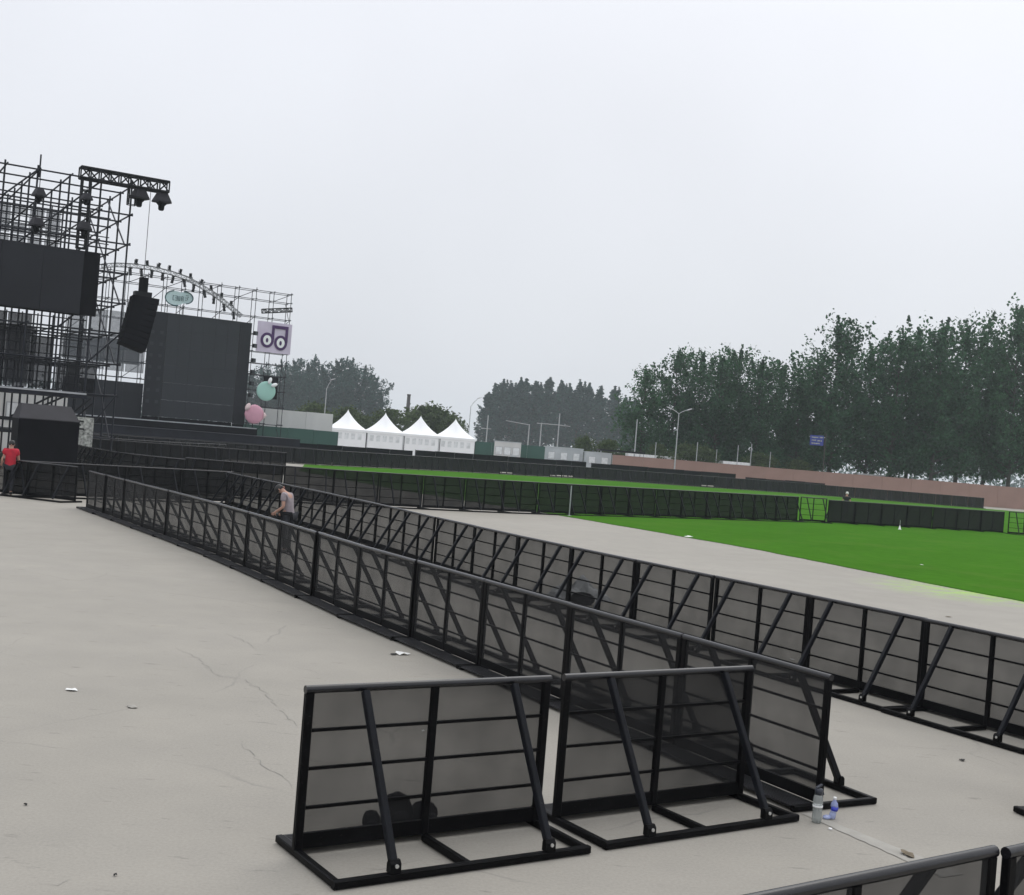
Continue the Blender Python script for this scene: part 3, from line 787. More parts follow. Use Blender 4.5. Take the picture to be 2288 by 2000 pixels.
# white site cabin and printed board behind the scaffold legs
def cabin(p, rz, lx, ly, lz, m, label, wins=3, name='site_cabin', group=None):
    t = empty(name, (p[0], p[1], 0), rz, label, 'cabin', group)
    mb = MB(); mb.box((-lx / 2, -ly / 2, 0.1), (lx / 2, ly / 2, lz - 0.12)); mb.build('wall', M[m], t)
    mb = MB(); mb.box((-lx / 2 - .06, -ly / 2 - .06, lz - 0.118), (lx / 2 + .06, ly / 2 + .06, lz)); mb.build('roof', M['greypanel'], t)
    mb = MB(); mb.box((-lx / 2 - .04, -ly / 2 - .04, 0), (lx / 2 + .04, ly / 2 + .04, 0.098)); mb.build('base', M['galv'], t)
    n = max(3, int(lx / 1.2))
    for i in range(n + 1):
        mb = MB(); x = -lx / 2 + lx * i / n; mb.box((x - .04, -ly / 2 - .03, 0.1), (x + .04, -ly / 2 - .002, lz - .12)); mb.build('rib', M[m], t)
    for i in range(wins):
        x = -lx / 2 + lx * (i + .5) / wins
        mb = MB(); mb.box((x - .5, -ly / 2 - .045, lz * .5), (x + .5, -ly / 2 - .004, lz * .8)); wo = mb.build('window', M['alu'], t)
        mb = MB(); mb.box((x - .43, -ly / 2 - .055, lz * .5 + .06), (x + .43, -ly / 2 - .046, lz * .8 - .06)); mb.build('pane', M['window_film'], wo)
    mb = MB(); mb.box((lx / 2 - 1.3, -ly / 2 - .05, 0.11), (lx / 2 - .45, -ly / 2 - .034, min(2.1, lz - .3))); mb.build('door', M['greypanel'], t)
    return t
cabin((-36.2, 79.5), GR, 13.0, 3.0, 4.15, 'whitewall', 'long pale site cabin behind the near scaffold', 6)
pb = empty('printed_board', at(180, 1000, 63).xy.to_3d(), GR, 'pale printed board with grey pattern between the scaffold legs', 'board')
M['print'] = mat('grey_print', (0.30, 0.31, 0.29), 0.8, 0, 0.75, 7.0, detail=8)
mb = MB(); mb.box((-.62, -.03, 0.9), (.55, .03, 2.75)); mb.build('panel', M['print'], pb)
for x in (-.55, .48):
    mb = MB(); mb.box((x - .03, .032, 0), (x + .03, .08, 2.8)); mb.build('leg', M['truss'], pb)
for i in range(3):
    mb = MB(); mb.box((-.5, -.037, 2.5 - i * .2), (-.5 + (.55, .42, .6)[i], -.031, 2.58 - i * .2)); mb.build('text_line', M['truss'], pb)

# ---- far stage
O2 = Vector((-35.25, 122.0, 0))
st2 = empty('stage_scaffold', O2, GR, 'pale grey-black scaffold frame of the far stage around its big screen', 'scaffold')
xs2 = [-9.5, -7.65, -5.8, -3.95, -2.1, -0.25, 1.6, 3.45, 5.3, 7.15, 9.0, 10.9, 12.8]
zs2 = [1.6, 3.3, 5.1, 6.8, 8.4, 9.6, 10.8, 12.6, 14.4, 16.2, 17.15]
scaffold(st2, xs2, [0.6, 2.0], zs2, 0.036, True, 5, 0.3)
deck2 = empty('stage_deck', O2, GR, 'long black stage platform of the far stage with pale edges', 'stage')
panel_obj('platform', deck2, -16, 8.6, -2.0, 0.02, 2.72, 'cloth', 4.9)
panel_obj('edge_strip', deck2, -16, 8.5, -4.49, 2.74, 2.84, 'alu', 0.04)
panel_obj('deck_top', deck2, -16, 8.6, -2.0, 2.725, 2.80, 'deck', 4.8)
panel_obj('apron', deck2, -17, 11.0, -7.5, 0.02, 2.1, 'deck', 5.8)
panel_obj('apron_edge', deck2, -17, 11.0, -10.43, 1.98, 2.09, 'deck', 0.05)
panel_obj('step', deck2, -17, 12.0, -11.8, 0.02, 1.35, 'cloth', 2.5)
for i in range(22):
    panel_obj('skirt_fold', deck2, -16.8 + i * 1.3, -16.2 + i * 1.3, -13.09, 0.03, 1.3, 'cloth', 0.05)
sc2 = empty('led_screen', O2, GR, 'big grey switched-off video screen of the far stage', 'screen')
for i in range(6):
    for k in range(6):
        panel_obj('screen_panel', sc2, -0.1 + i * 1.236 + .004, -0.1 + (i + 1) * 1.236 - .004, -0.05, 3.2 + k * 1.735 + .004, 3.2 + (k + 1) * 1.735 - .004, 'led2', 0.2)
lw = empty('light_wall', O2, GR, 'black strip of small square lamps left of the far screen', 'light panel')
panel_obj('frame', lw, -1.84, -0.14, -0.05, 3.2, 13.6, 'led', 0.3)
for k in range(7):
    for x in (-1.45, -0.55):
        panel_obj('lamp', lw, x - .16, x + .16, -0.225, 4.5 + k * 1.15, 4.82 + k * 1.15, 'led2', 0.04)
rw = empty('side_panel', O2, GR, 'black side panel along the right edge of the far screen', 'panel')
panel_obj('panel', rw, 7.36, 8.56, 0.0, 3.1, 13.6, 'led', 0.3)
panel_obj('skirt', sc2, -0.1, 7.3, 0.1, 2.82, 3.19, 'cloth', 0.1)
panel_obj('skirt', rw, 7.36, 8.56, 0.1, 2.82, 3.09, 'cloth', 0.1)
panel_obj('skirt', lw, -1.84, -0.14, 0.1, 2.82, 3.19, 'cloth', 0.1)
# left wing of the far stage: scrims with an open lit row
for i in range(4):
    x0 = -9.4 + i * 1.9
    panel_obj('scrim', st2, x0, x0 + 1.8, 0.4, 7.35, 13.2, 'scrim_grey', 0.01)
    panel_obj('scrim', st2, x0, x0 + 1.895, 0.4, 2.82, 6.35, 'led', 0.02)
panel_obj('scrim', st2, -9.4, -2.0, 2.2, 8.2, 10.6, 'scrim', 0.01)
# curved truss with moving heads
arch = [(-7.0, 17.2), (-5.6, 17.5), (-4.33, 17.62), (-2.38, 17.66), (-0.39, 17.46), (1.2, 17.15), (2.61, 16.6), (4.03, 15.95), (5.0, 15.4), (6.0, 14.75), (7.0, 14.1)]
at_ = empty('arch_truss', O2, GR, 'curved silver truss carrying stage lights above the far screen', 'truss')
for i in range(len(arch) - 1):
    (x0, z0), (x1, z1) = arch[i], arch[i + 1]
    truss(at_, (x0, -1.2, z0), (x1, -1.2, z1), 0.36, 3, 'archgrey', 0.032, 0.022)
def arch_at(x):
    for (x0, z0), (x1, z1) in zip(arch, arch[1:]):
        if x0 <= x <= x1: return z0 + (z1 - z0) * (x - x0) / (x1 - x0)
    return 14.5
def head(x, up, i):
    z = arch_at(x)
    t = empty('moving_head_light', O2 + EX * x + EY * -1.2 + Vector((0, 0, z + (0.19 if up else -0.19))), GR + random.Random(i).uniform(-.4, .4),
              'small black stage light {} the curved truss, {} from the left'.format('on top of' if up else 'hanging under', ordinal(i)), 'stage light',
              'stage lights on the curved truss')
    s = 1 if up else -1
    mb = MB(); mb.box((-.16, -.13, min(0, .12 * s)), (.16, .13, max(0, .12 * s))); mb.build('base', M['truss'], t)
    mb = MB(); mb.box((-.18, -.04, min(.12 * s, .42 * s)), (-.15, .04, max(.12 * s, .42 * s))); mb.build('yoke', M['truss'], t)
    ln = 0.36 if up else 0.62
    mb = MB(); mb.lathe([(0.10, 0), (0.14, ln * .2), (0.13, ln * .7), (0.155, ln), (0.12, ln + .01)], n=10); o = mb.build('lamp_head', M['truss'], t)
    o.location = (0, 0, 0.14 * s); o.rotation_euler = ((0.25 if up else math.pi - 0.15), random.Random(i + 50).uniform(-.25, .25), 0)
for i, x in enumerate([-4.3 + 1.05 * k for k in range(11)]): head(x, False, i)
for i, x in enumerate([-3.8 + 1.08 * k for k in range(10)]): head(x, True, i)
for i, z in enumerate((12.6, 11.3, 9.8, 8.6, 7.4, 6.2)):
    t = empty('flood_light', O2 + EX * 8.95 + EY * -0.3 + Vector((0, 0, z)), GR + 0.5, 'small black floodlight, {} from the top right of the far screen'.format(ordinal(i)), 'stage light', 'floodlights right of the far screen')
    mb = MB(); mb.box((-.22, -.14, -.2), (.22, .14, .2)); mb.build('housing', M['truss'], t)
    mb = MB(); mb.box((-.18, -.165, -.16), (.18, -.142, .16)); mb.build('lens', M['glassdark'], t)
    mb = MB(); mb.tube((0, .141, 0), (0, .85, 0.0), 0.03); mb.build('bracket', M['truss'], t)
# signs on the far stage
def curve_ring(cx, cz, rx, rz, w_, n=28, a0=0.0, a1=2 * math.pi):
    mb = MB(); m = n if a1 - a0 > 6.2 else n + 1
    for i in range(m):
        a = a0 + (a1 - a0) * i / n
        for k in (0, 1):
            for y in (0, 0.05): mb.v.append(Vector((cx + (rx - w_ * k) * math.cos(a), y, cz + (rz - w_ * k) * math.sin(a))))
    for i in range(n if m == n else n):
        j = (i + 1) % m if m == n else i + 1
        if j >= m: break
        a, b = 4 * i, 4 * j
        for f in ((a, b, b + 2, a + 2), (a + 1, a + 3, b + 3, b + 1), (a, a + 1, b + 1, b), (a + 2, b + 2, b + 3, a + 3)): mb.face(f)
    return mb
def disc(cx, cz, rx, rz, y0, y1, n=28):
    mb = MB(); 
    for y in (y0, y1):
        for i in range(n):
            a = 2 * math.pi * i / n; mb.v.append(Vector((cx + rx * math.cos(a), y, cz + rz * math.sin(a))))
    mb.face(range(n)); mb.face([2 * n - 1 - i for i in range(n)])
    for i in range(n): mb.face((i, n + i, n + (i + 1) % n, (i + 1) % n))
    return mb
ps = empty('logo_sign', O2 + EY * -0.3, GR, 'lilac sign with a purple double-ring logo on the far stage', 'sign')
panel_obj('board', ps, 9.15, 12.85, 0.1, 10.8, 13.95, 'lilac', 0.08)
cxs = ((10.25, 12.15), (11.72, 12.0))
for k, (cx, cz) in enumerate(cxs):
    o = curve_ring(cx, cz - .1, 0.70, 0.78, 0.26).build('logo_ring', M['purple'], ps); o.location = (0, -0.01, 0)
    disc(cx, cz - .1, 0.43, 0.51, 0.0, 0.05).build('logo_eye', M['white'], ps)
    disc(cx - .02, cz - .12, 0.13, 0.24, -0.03, -0.004, 14).build('logo_pupil', M['purple'], ps)
    mb = MB(); mb.box((cx + .44, -0.02, cz), (cx + .72, 0.045, 13.5)); mb.build('logo_stem', M['purple'], ps)
mb = MB(); mb.box((10.69, -0.03, 13.34), (12.44, 0.035, 13.66)); mb.build('logo_bar', M['purple'], ps)
os_ = empty('oval_sign', O2 + EY * -0.6, GR, 'pale mint oval sign with dark teal outline above the far screen', 'sign')
disc(0.4, 15.1, 0.98, 0.72, 0.0, 0.06).build('board', M['signmint'], os_)
o = disc(1.35, 15.25, 0.78, 0.58, 0.07, 0.12).build('board', M['signmint'], os_)
o = curve_ring(0.4, 15.1, 1.05, 0.79, 0.10, 24, R(100), R(290)).build('outline', M['teal'], os_); o.location = (0, -0.055, 0)
o = curve_ring(1.35, 15.25, 0.85, 0.65, 0.10, 24, R(-80), R(100)).build('outline', M['teal'], os_); o.location = (0, -0.06, 0)
def strokes(x, z, S):
    mb = MB()
    for a, b, c, d in S: mb.box((x + min(a, c) - .025, -0.075, z + min(b, d) - .025), (x + max(a, c) + .025, -0.062, z + max(b, d) + .025))
    return mb.build('glyph', M['teal'], os_)
strokes(0.15, 14.9, [(0, 0, 0, .42), (0, .42, .1, .42), (0, 0, .12, 0)])
strokes(0.38, 14.9, [(0, .42, .2, .42), (0, .22, .2, .22), (0, 0, .2, 0), (.2, 0, .2, .42)])
strokes(0.72, 14.9, [(0, 0, 0, .42), (.12, 0, .12, .42), (0, 0, .12, 0)])
strokes(1.0, 14.9, [(0, 0, 0, .42), (0, .42, .16, .42), (.16, 0, .16, .42), (0, .2, .16, .2)])
strokes(1.38, 15.02, [(0, 0, .1, 0), (0, .22, .1, .22), (.22, .05, .22, .3), (.05, .45, .28, .45), (.22, .3, .32, .3)])
for x, z in ((-0.3, 14.45), (0.6, 14.35), (1.2, 14.5)):
    mb = MB(); mb.tube((x, 0.03, 13.6), (x, 0.03, z), 0.035, n=6); mb.build('support_pole', M['truss'], os_)
mt = empty('round_sign', O2 + EY * -0.5, GR, 'round mint green display ball with a white bow beside the far screen', 'sign')
mb = MB(); mb.ball((10.5, 0, 6.75), 1.02, 24, 14, 1, 0.16, 1.0); mb.build('body', M['mint'], mt)
for cx, cz, a in ((10.75, 7.85, 0.3), (11.25, 7.45, 1.2)):
    mb = MB(); mb.ball((0, 0, 0), 0.36, 12, 8, 0.55, 0.4, 1.0); o = mb.build('bow_loop', M['white'], mt); o.location = (cx, -0.25, cz); o.rotation_euler = (0, a, 0)
panel_obj('back_board', mt, 10.4, 11.95, 0.75, 6.0, 8.3, 'cloth', 0.1)
pk = empty('round_sign', O2 + EY * -1.4, GR, 'pink peach shaped display ball at the lower right of the far stage', 'sign')
mb = MB(); mb.lathe([(0.0001, -1.0), (0.5, -.88), (0.86, -.52), (1.0, 0), (0.9, .46), (0.6, .78), (0.25, .95), (0.0001, 1.0)], (9.15, 0, 4.25), 20, True, 1.03, 0.16); mb.build('body', M['pink'], pk)
mb = MB(); mb.ball((0, 0, 0), 0.42, 12, 8, 0.6, 0.4, 1.0); o = mb.build('ear', M['pinkpale'], pk); o.location = (8.35, -0.2, 4.95); o.rotation_euler = (0, 0.5, 0)
mb = MB(); mb.lathe([(0.45, 0), (0.001, 0.4)], n=10); o = mb.build('tip', M['pinkpale'], pk); o.location = (10.1, 0, 4.2); o.rotation_euler = (0, R(90), 0); o.scale = (1, .4, 1)
mb = MB(); mb.tube((9.15, 0.3, 0), (9.15, 0.3, 3.6), 0.05); mb.build('support_pole', M['truss'], pk)
lt = empty('truss_ladder', O2 + EX * 9.4 + EY * 0.2, GR, 'small black roof truss under the top right corner of the far scaffold', 'truss')
truss(lt, (0.2, 0, 15.0), (3.3, -0.3, 15.5), 0.4, 8, 'truss', 0.05, 0.035)

# ------------------------------------------------------------------ street furniture beyond the hoarding
def pole_thing(name, x, yb, D, label, cat, group=None):
    p = at(x, yb, D); return empty(name, (p.x, D, 0), 0, label, cat, group)
def lamp(x, ytop, D, arm, label, two=False, rise=0.6):
    p = at(x, ytop, D); H = p.z
    t = empty('street_lamp', (p.x, D, 0), 0, label, 'street lamp', 'street lamps beyond the hoardings')
    mb = MB(); mb.tube((0, 0, 0), (0, 0, H), 0.11, 0.06); mb.build('pole', M['galv'], t)
    mb = MB(); mb.lathe([(0.2, 0), (0.2, .5), (0.12, .55)], n=8); mb.build('base', M['galv'], t)
    for sgn in ((1, -1) if two else (1,)):
        mb = MB(); pts = [(0, H - 0.05), (arm * .35 * sgn, H + rise * .5), (arm * .8 * sgn, H + rise * .95)]
        for a, b in zip(pts, pts[1:]): mb.tube((a[0], 0, a[1]), (b[0], 0, b[1]), 0.05, 0.045)
        mb.build('arm', M['galv'], t)
        mb = MB(); mb.ball((0, 0, 0), 0.5, 10, 6, 1.0, 0.35, 0.18); o = mb.build('lamp_head', M['alu'], t)
        o.location = (arm * 1.05 * sgn, 0, H + rise * 1.12); o.rotation_euler = (0, -0.35 * sgn, 0)
    return t
lamp(1517, 924, 166, 1.25, 'tall twin-armed street lamp in front of the pink hoarding', True, 0.55)
lamp(730, 868, 190, 0.75, 'pale curved street lamp left of the white tents', False, 1.3)
lamp(1052, 908, 230, 1.4, 'street lamp with a drooping dark head right of the tents', False, 1.5)
def mast(x, ytop, D, arms, label, r=0.08):
    p = at(x, ytop, D); t = empty('camera_mast', (p.x, D, 0), 0, label, 'pole', 'galvanised masts beyond the hoardings')
    mb = MB(); mb.tube((0, 0, 0), (0, 0, p.z), r * 1.3, r); mb.build('pole', M['galv'], t)
    mb = MB(); mb.box((-.2, -.2, 0), (.2, .2, .06)); mb.build('base_plate', M['galv'], t)
    for (dx0, dx1, z, dz) in arms:
        mb = MB(); mb.tube((dx0, -r - .05, p.z + z), (dx1, -r - .05, p.z + z + dz), r * .7, r * .5); mb.build('arm', M['galv'], t)
    return t
mast(1183, 948, 182, [(0, -3.5, -0.1, 0.35)], 'pale mast with one long arm to the left')
mast(1210, 945, 182, [(-0.7, 3.1, -0.1, 0)], 'pale mast joined by a crossbar to the taller one')
mast(1251, 924, 182, [(0.1, 1.7, -1.75, -0.05)], 'taller pale mast right of the crossbar')
mast(1424, 937, 182, [], 'bare pale pole where the poplars meet the nearer trees')
mast(1091, 928, 182, [(-0.9, 0.6, -2.0, 0)], 'pale pole with a short crossbar right of the tents')
for i, (x, yt) in enumerate(((1559, 988), (1680, 992), (1650, 995), (1466, 990), (1602, 1004), (1722, 1010))):
    mast(x, yt, 181 + i, [], ('thin pale pole behind the pink hoarding, ' + ('right of the twin lamp', 'under the tall middle trees', 'left of the trunks', 'left of the twin lamp', 'shorter one near the vans', 'close to the first trunk')[i]), 0.06)
# blue road sign
p = at(1825, 984, 181)
t = empty('road_sign', (p.x, 181, 0), 0, 'blue road sign hanging before the dark trees', 'sign')
mb = MB(); mb.box((-1.0, -.03, p.z - .74), (1.0, .03, p.z + .74)); mb.build('panel', M['bluesign'], t)
for i, (x0, x1, z) in enumerate(((-.8, .2, .42), (.35, .85, .46), (-.75, -.1, 0.0), (.1, .75, -.05), (-.8, .5, -.45))):
    mb = MB(); mb.box((x0, -.045, p.z + z - .09), (x1, -.034, p.z + z + .09)); mb.build('text_line', M['print'], t)
mb = MB(); mb.tube((1.3, .12, 0), (1.3, .12, p.z + 1.2), .09); mb.build('pole', M['bark'], t)
mb = MB(); mb.tube((1.25, .12, p.z + .5), (-1.1, .12, p.z + .5), .05); mb.build('arm', M['galv'], t)
# chimney
p = at(914, 881, 260)
t = empty('chimney', (p.x, 260, 0), 0, 'dark tapered chimney stack between the tents and round trees', 'chimney')
mb = MB(); mb.lathe([(0.62, 0), (0.5, 4), (0.36, p.z - .3)], n=12); mb.build('stack', M['brick'], t)
mb = MB(); mb.lathe([(0.42, p.z - .3), (0.42, p.z), (0.3, p.z)], n=12); mb.build('cap', M['brick'], t)
# cabins, container booths and a flat roof between the tents and the pink hoarding
cabin((7.4, 176), 0.05, 5.4, 3, 3.6, 'greypanel', 'grey site cabin with windows right of the green hoarding', 3, 'site_cabin', 'site cabins by the hoardings')
cabin((12.2, 174), 0.05, 3.6, 3, 3.3, 'greypanel', 'smaller grey site cabin touching the end of the pink hoarding', 2, 'site_cabin', 'site cabins by the hoardings')
cabin((-0.6, 168.6), 0.0, 3.6, 0.3, 3.75, 'whitewall', 'white gridded notice cabin in front of the green hoarding', 3, 'notice_cabin')
t = empty('flat_canopy', (15.7, 176.5, 0), 0.08, 'dark flat canopy roof above the left end of the pink hoarding', 'canopy')
mb = MB(); mb.box((-3.3, -1.5, 3.55), (3.3, 1.5, 3.8)); mb.build('roof', M['truss'], t)
for x in (-3.1, 3.1):
    for y in (-1.4, 1.4):
        mb = MB(); mb.tube((x, y, 0), (x, y, 3.55), .06); mb.build('post', M['galv'], t)
# box vans parked behind the pink hoarding
def van(x, y, rz, label, s=1.0):
    t = empty('box_van', (x, y, 0), rz, label, 'van', 'white vans parked behind the pink hoarding')
    t.scale = (s, s, s)
    mb = MB(); mb.box((-2.2, -1.05, .75), (2.2, 1.05, 3.55)); mb.build('cargo_box', M['vanwhite'], t)
    mb = MB()
    sec = [(2.25, .6), (4.1, .6), (4.1, 1.45), (3.75, 2.35), (2.25, 2.5)]
    for yy in (-.98, .98): mb.v += [Vector((a, yy, z)) for a, z in sec]
    mb.face((0, 1, 2, 3, 4)[::1]); mb.face((9, 8, 7, 6, 5))
    for i in range(5): mb.face((i, 5 + i, 5 + (i + 1) % 5, (i + 1) % 5))
    mb.build('cab', M['vanwhite'], t)
    mb = MB(); mb.box((2.5, -1.0, 1.5), (3.6, -.985, 2.2)); mb.build('side_window', M['glassdark'], t)
    mb = MB(); mb.box((-2.2, -.5, .5), (3.9, .5, .74)); mb.build('chassis', M['truss'], t)
    for wx in (-1.4, 3.2):
        for wy in (-.9, .9):
            mb = MB(); mb.tube((wx, wy - .13, .4), (wx, wy + .13, .4), .4, n=14); wo = mb.build('wheel', M['tyre'], t)
            mb = MB(); mb.tube((wx, wy - .14, .4), (wx, wy + .14, .4), .2, n=10); mb.build('rim', M['alu'], wo)
for i, (px, D, rz, lb) in enumerate(((1430, 186, 0.1, 'white van roof behind the hoarding under the bare pale pole'), (1495, 188, 0.0, 'white van behind the hoarding left of the twin lamp'),
                                 (1545, 190, 3.1, 'white van behind the hoarding right of the twin lamp'), (1640, 187, 0.2, 'white van behind the hoarding near the middle trunks'),
                                 (1940, 200, 0.1, 'white van glimpsed between the trunks right of the blue sign'), (1990, 204, 3.2, 'white van glimpsed under the big right-hand crowns'))):
    p = at(px, 1040, D); van(p.x, D, rz, lb, 1.0 if i < 4 else 0.95)

# ------------------------------------------------------------------ trees
def tree_meshes(name, H, Rc, zb, nb, nleaf, ls, seed, style='poplar', leaf='leaf'):
    rg = random.Random(seed)
    tb = MB()
    lean = rg.uniform(-.02, .02) * H
    segs = 6; prev = Vector((0, 0, 0)); r0 = H * 0.0125
    axis = []
    for k in range(segs + 1):
        f = k / segs
        axis.append(Vector((lean * f * f + rg.uniform(-.08, .08) * (k > 0), rg.uniform(-.08, .08) * (k > 0), H * 0.93 * f)))
    for k in range(segs): tb.tube(axis[k], axis[k + 1], r0 * (1 - k / segs) + .03, r0 * (1 - (k + 1) / segs) + .03, 7, caps=(k in (0, segs - 1)))
    def ax(z):
        f = min(.999, max(0, z / (H * .93))) * segs; k = int(f); return axis[k].lerp(axis[k + 1], f - k)
    L = []           # (position, weight) leaf centres
    for b in range(nb):
        f = (b + rg.random()) / nb
        z = zb + (H * .92 - zb) * f ** (1.15 if style == 'poplar' else .9)
        a = rg.uniform(0, 2 * math.pi)
        if style == 'poplar':
            prof = math.sqrt(max(0.10, 1 - ((f - .36) / .78) ** 2))
            ln = Rc * prof * rg.uniform(.7, 1.12); rise = rg.uniform(.75, 1.3) * (0.8 + .7 * f)
        elif style == 'column':
            prof = (0.6 + 0.4 * math.sin(math.pi * min(1, f + .2))) * (1 - 0.75 * f ** 3)
            ln = Rc * prof * rg.uniform(.8, 1.1); rise = rg.uniform(1.6, 2.6)
        else:
            prof = math.sqrt(max(0.05, 1 - (2 * f - 0.9) ** 2)); ln = Rc * prof * rg.uniform(.8, 1.1); rise = rg.uniform(.3, .8)
        p = ax(z); d = Vector((math.cos(a), math.sin(a), rise)); steps = 4
        pts = [p]
        hd = Vector((math.cos(a), math.sin(a), 0))
        for k in range(1, steps + 1):
            g = k / steps
            pts.append(p + hd * ln * g + Vector((rg.uniform(-.2, .2), rg.uniform(-.2, .2), ln * rise * (0.55 * g + 0.45 * g * g) * .62)))
        for k in range(steps): 
            ra = max(.018, r0 * .42 * (1 - f * .6) * (1 - k / steps)); rb = max(.012, r0 * .42 * (1 - f * .6) * (1 - (k + 1) / steps))
            tb.tube(pts[k], pts[k + 1], ra, rb, 5, caps=False)
        if style == 'poplar':
            nc = 6 if f < .6 else 5; per = int(nleaf / nb / 6 * (1.35 if f < .5 else 1.0 if f < .75 else .65))
            for c_ in range(nc):
                g = .22 + .80 * (c_ + rg.random()) / nc; g = min(g, .999); kk = min(steps - 1, int(g * steps)); q0 = pts[kk].lerp(pts[kk + 1], g * steps - kk)
                q0 = q0 + Vector((rg.gauss(0, .45), rg.gauss(0, .45), rg.gauss(0, .4))); sg = rg.uniform(.34, .6)
                for _ in range(per):
                    L.append(q0 + Vector((rg.gauss(0, sg), rg.gauss(0, sg), rg.gauss(0, sg * 1.2))))
            continue
        m = nleaf // nb
        for _ in range(m):
            g = rg.random() ** 0.75; kk = min(steps - 1, int(g * steps)); q = pts[kk].lerp(pts[kk + 1], g * steps - kk)
            sp = (0.33 if style == 'poplar' else .42 if style == 'column' else .7) * (1.15 - .75 * g) * (0.35 + ln / Rc * .6) * Rc * .42
            q = q + Vector((rg.gauss(0, sp), rg.gauss(0, sp), rg.gauss(0, sp * (1.25 if style != 'round' else 1))))
            L.append(q)
    # top leader tufts
    for _ in range(nleaf // 22):
        z = H * rg.uniform(.84, 1.0); s = (1.02 - z / H) * Rc * .55 + .08
        L.append(ax(z) + Vector((rg.gauss(0, s * .5), rg.gauss(0, s * .5), z - ax(z).z)))
    # upswept shoots breaking the outline
    if style != 'round':
        for _ in range(44 if style == 'poplar' else 7):
            q0 = rg.choice(L[len(L) // 3:]); ln = rg.uniform(1.2, 3.0); dr = Vector((rg.gauss(0, .16), rg.gauss(0, .16), 1)).normalized()
            hd = Vector((q0.x, q0.y, 0)); dr = (dr + hd * (.03 if hd.length else 0)).normalized()
            for k in range(int(ln * 16)):
                g = rg.random(); q = q0 + dr * ln * g; w_ = .34 * (1.1 - g)
                L.append(q + Vector((rg.gauss(0, w_), rg.gauss(0, w_), 0)))
    cb = MB()
    for q in L:
        s = ls * rg.uniform(.6, 1.35)
        n = Vector((rg.gauss(0, 1), rg.gauss(0, 1), rg.gauss(.3, 1))).normalized()
        u = n.orthogonal().normalized(); u = Quaternion(n, rg.uniform(0, 6.28)) @ u; v = n.cross(u)
        b = len(cb.v)
        cb.v += [q - u * s * .5, q + v * s * .36 + n * s * .1, q + u * s * .62, q - v * s * .36 + n * s * .1]
        cb.face((b, b + 1, b + 2, b + 3))
    zmax = sorted(v.z for v in cb.v)[int(len(cb.v) * .997)]
    for v in cb.v: v.z *= H / zmax
    for v in tb.v: v.z *= H / zmax
    return tb.mesh(name + '_trunk', M['bark']), cb.mesh(name + '_crown', M[leaf])
def plant(meshes, x, y, label, cat='tree', group=None, s=1.0, sz=None, rz=None, name='poplar_tree', rg=random.Random(77)):
    t = empty(name, (x, y, 0), rg.uniform(0, 6.28) if rz is None else rz, label, cat, group)
    t.scale = (s, s, sz or s)
    link('trunk', meshes[0], t); link('crown', meshes[1], t)
    return t
BIGR = [tree_meshes('broad_poplar', 27, 6.2, 3.9, 82, 9000, 0.52, 150 + i, 'poplar', 'leaf' if i % 2 else 'leaf2') for i in range(4)]
BIG = [tree_meshes('big_poplar', 27, 6.1, 2.6, 82, 9000, 0.52, 100 + i, 'poplar', 'leaf' if i % 2 else 'leaf2') for i in range(4)]
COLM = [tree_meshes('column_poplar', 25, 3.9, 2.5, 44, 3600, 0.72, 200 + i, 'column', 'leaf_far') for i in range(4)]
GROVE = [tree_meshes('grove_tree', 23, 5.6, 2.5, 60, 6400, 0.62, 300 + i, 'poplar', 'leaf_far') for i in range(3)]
RND = [tree_meshes('round_tree', 8, 3.2, 1.2, 30, 2600, 0.42, 400 + i, 'round', 'leaf_bush') for i in range(3)]
def tree_row(meshes, spec, H0, group, labels, base_r=lambda i: 1.0, name='poplar_tree'):
    rg = random.Random(9)
    for i, (px, ytop, D) in enumerate(spec):
        p = at(px, ytop, D)
        s = p.z / H0 * 0.985
        plant((meshes(i) if callable(meshes) else meshes[i % len(meshes)]), p.x, D, labels(i), 'tree', group, base_r(i) * rg.uniform(.92, 1.08) * (0.5 + 0.5 * s), s, name=name)
right = [(1447, 818, 196), (1517, 780, 200), (1572, 778, 205), (1613, 788, 199), (1660, 774, 204), (1706, 796, 198), (1750, 808, 204), (1793, 838, 200),
         (1838, 800, 206), (1880, 709, 198), (1958, 760, 203), (2012, 735, 196), (2052, 722, 204), (2108, 712, 194), (2165, 705, 200), (2222, 737, 206), (2285, 672, 198), (2345, 690, 204)]
tree_row(lambda i: BIG[i % 4] if i < 9 else BIGR[i % 4], right, 27, 'tall poplars behind the pink hoarding', lambda i: 'tall dark poplar behind the pink hoarding, {} from the left'.format(ordinal(i)), lambda i: .9 if i < 8 else .98)
mid = [(1094, 876, 465), (1106, 856, 475), (1124, 846, 487), (1145, 852, 480), (1162, 843, 472), (1177, 846, 490), (1196, 850, 475), (1213, 856, 485), (1231, 843, 470), (1254, 850, 480),
       (1276, 856, 487), (1297, 849, 472), (1321, 856, 482), (1346, 862, 470), (1372, 862, 485), (1400, 884, 475), (1420, 890, 465)]
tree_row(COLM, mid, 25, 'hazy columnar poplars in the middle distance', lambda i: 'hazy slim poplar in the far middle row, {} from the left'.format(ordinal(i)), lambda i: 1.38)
left = [(560, 830, 431), (600, 815, 437), (635, 806, 425), (660, 800, 440), (690, 797, 422), (726, 806, 437), (756, 800, 420), (785, 805, 431), (818, 808, 422), (843, 838, 430), (700, 830, 412), (770, 835, 415)]
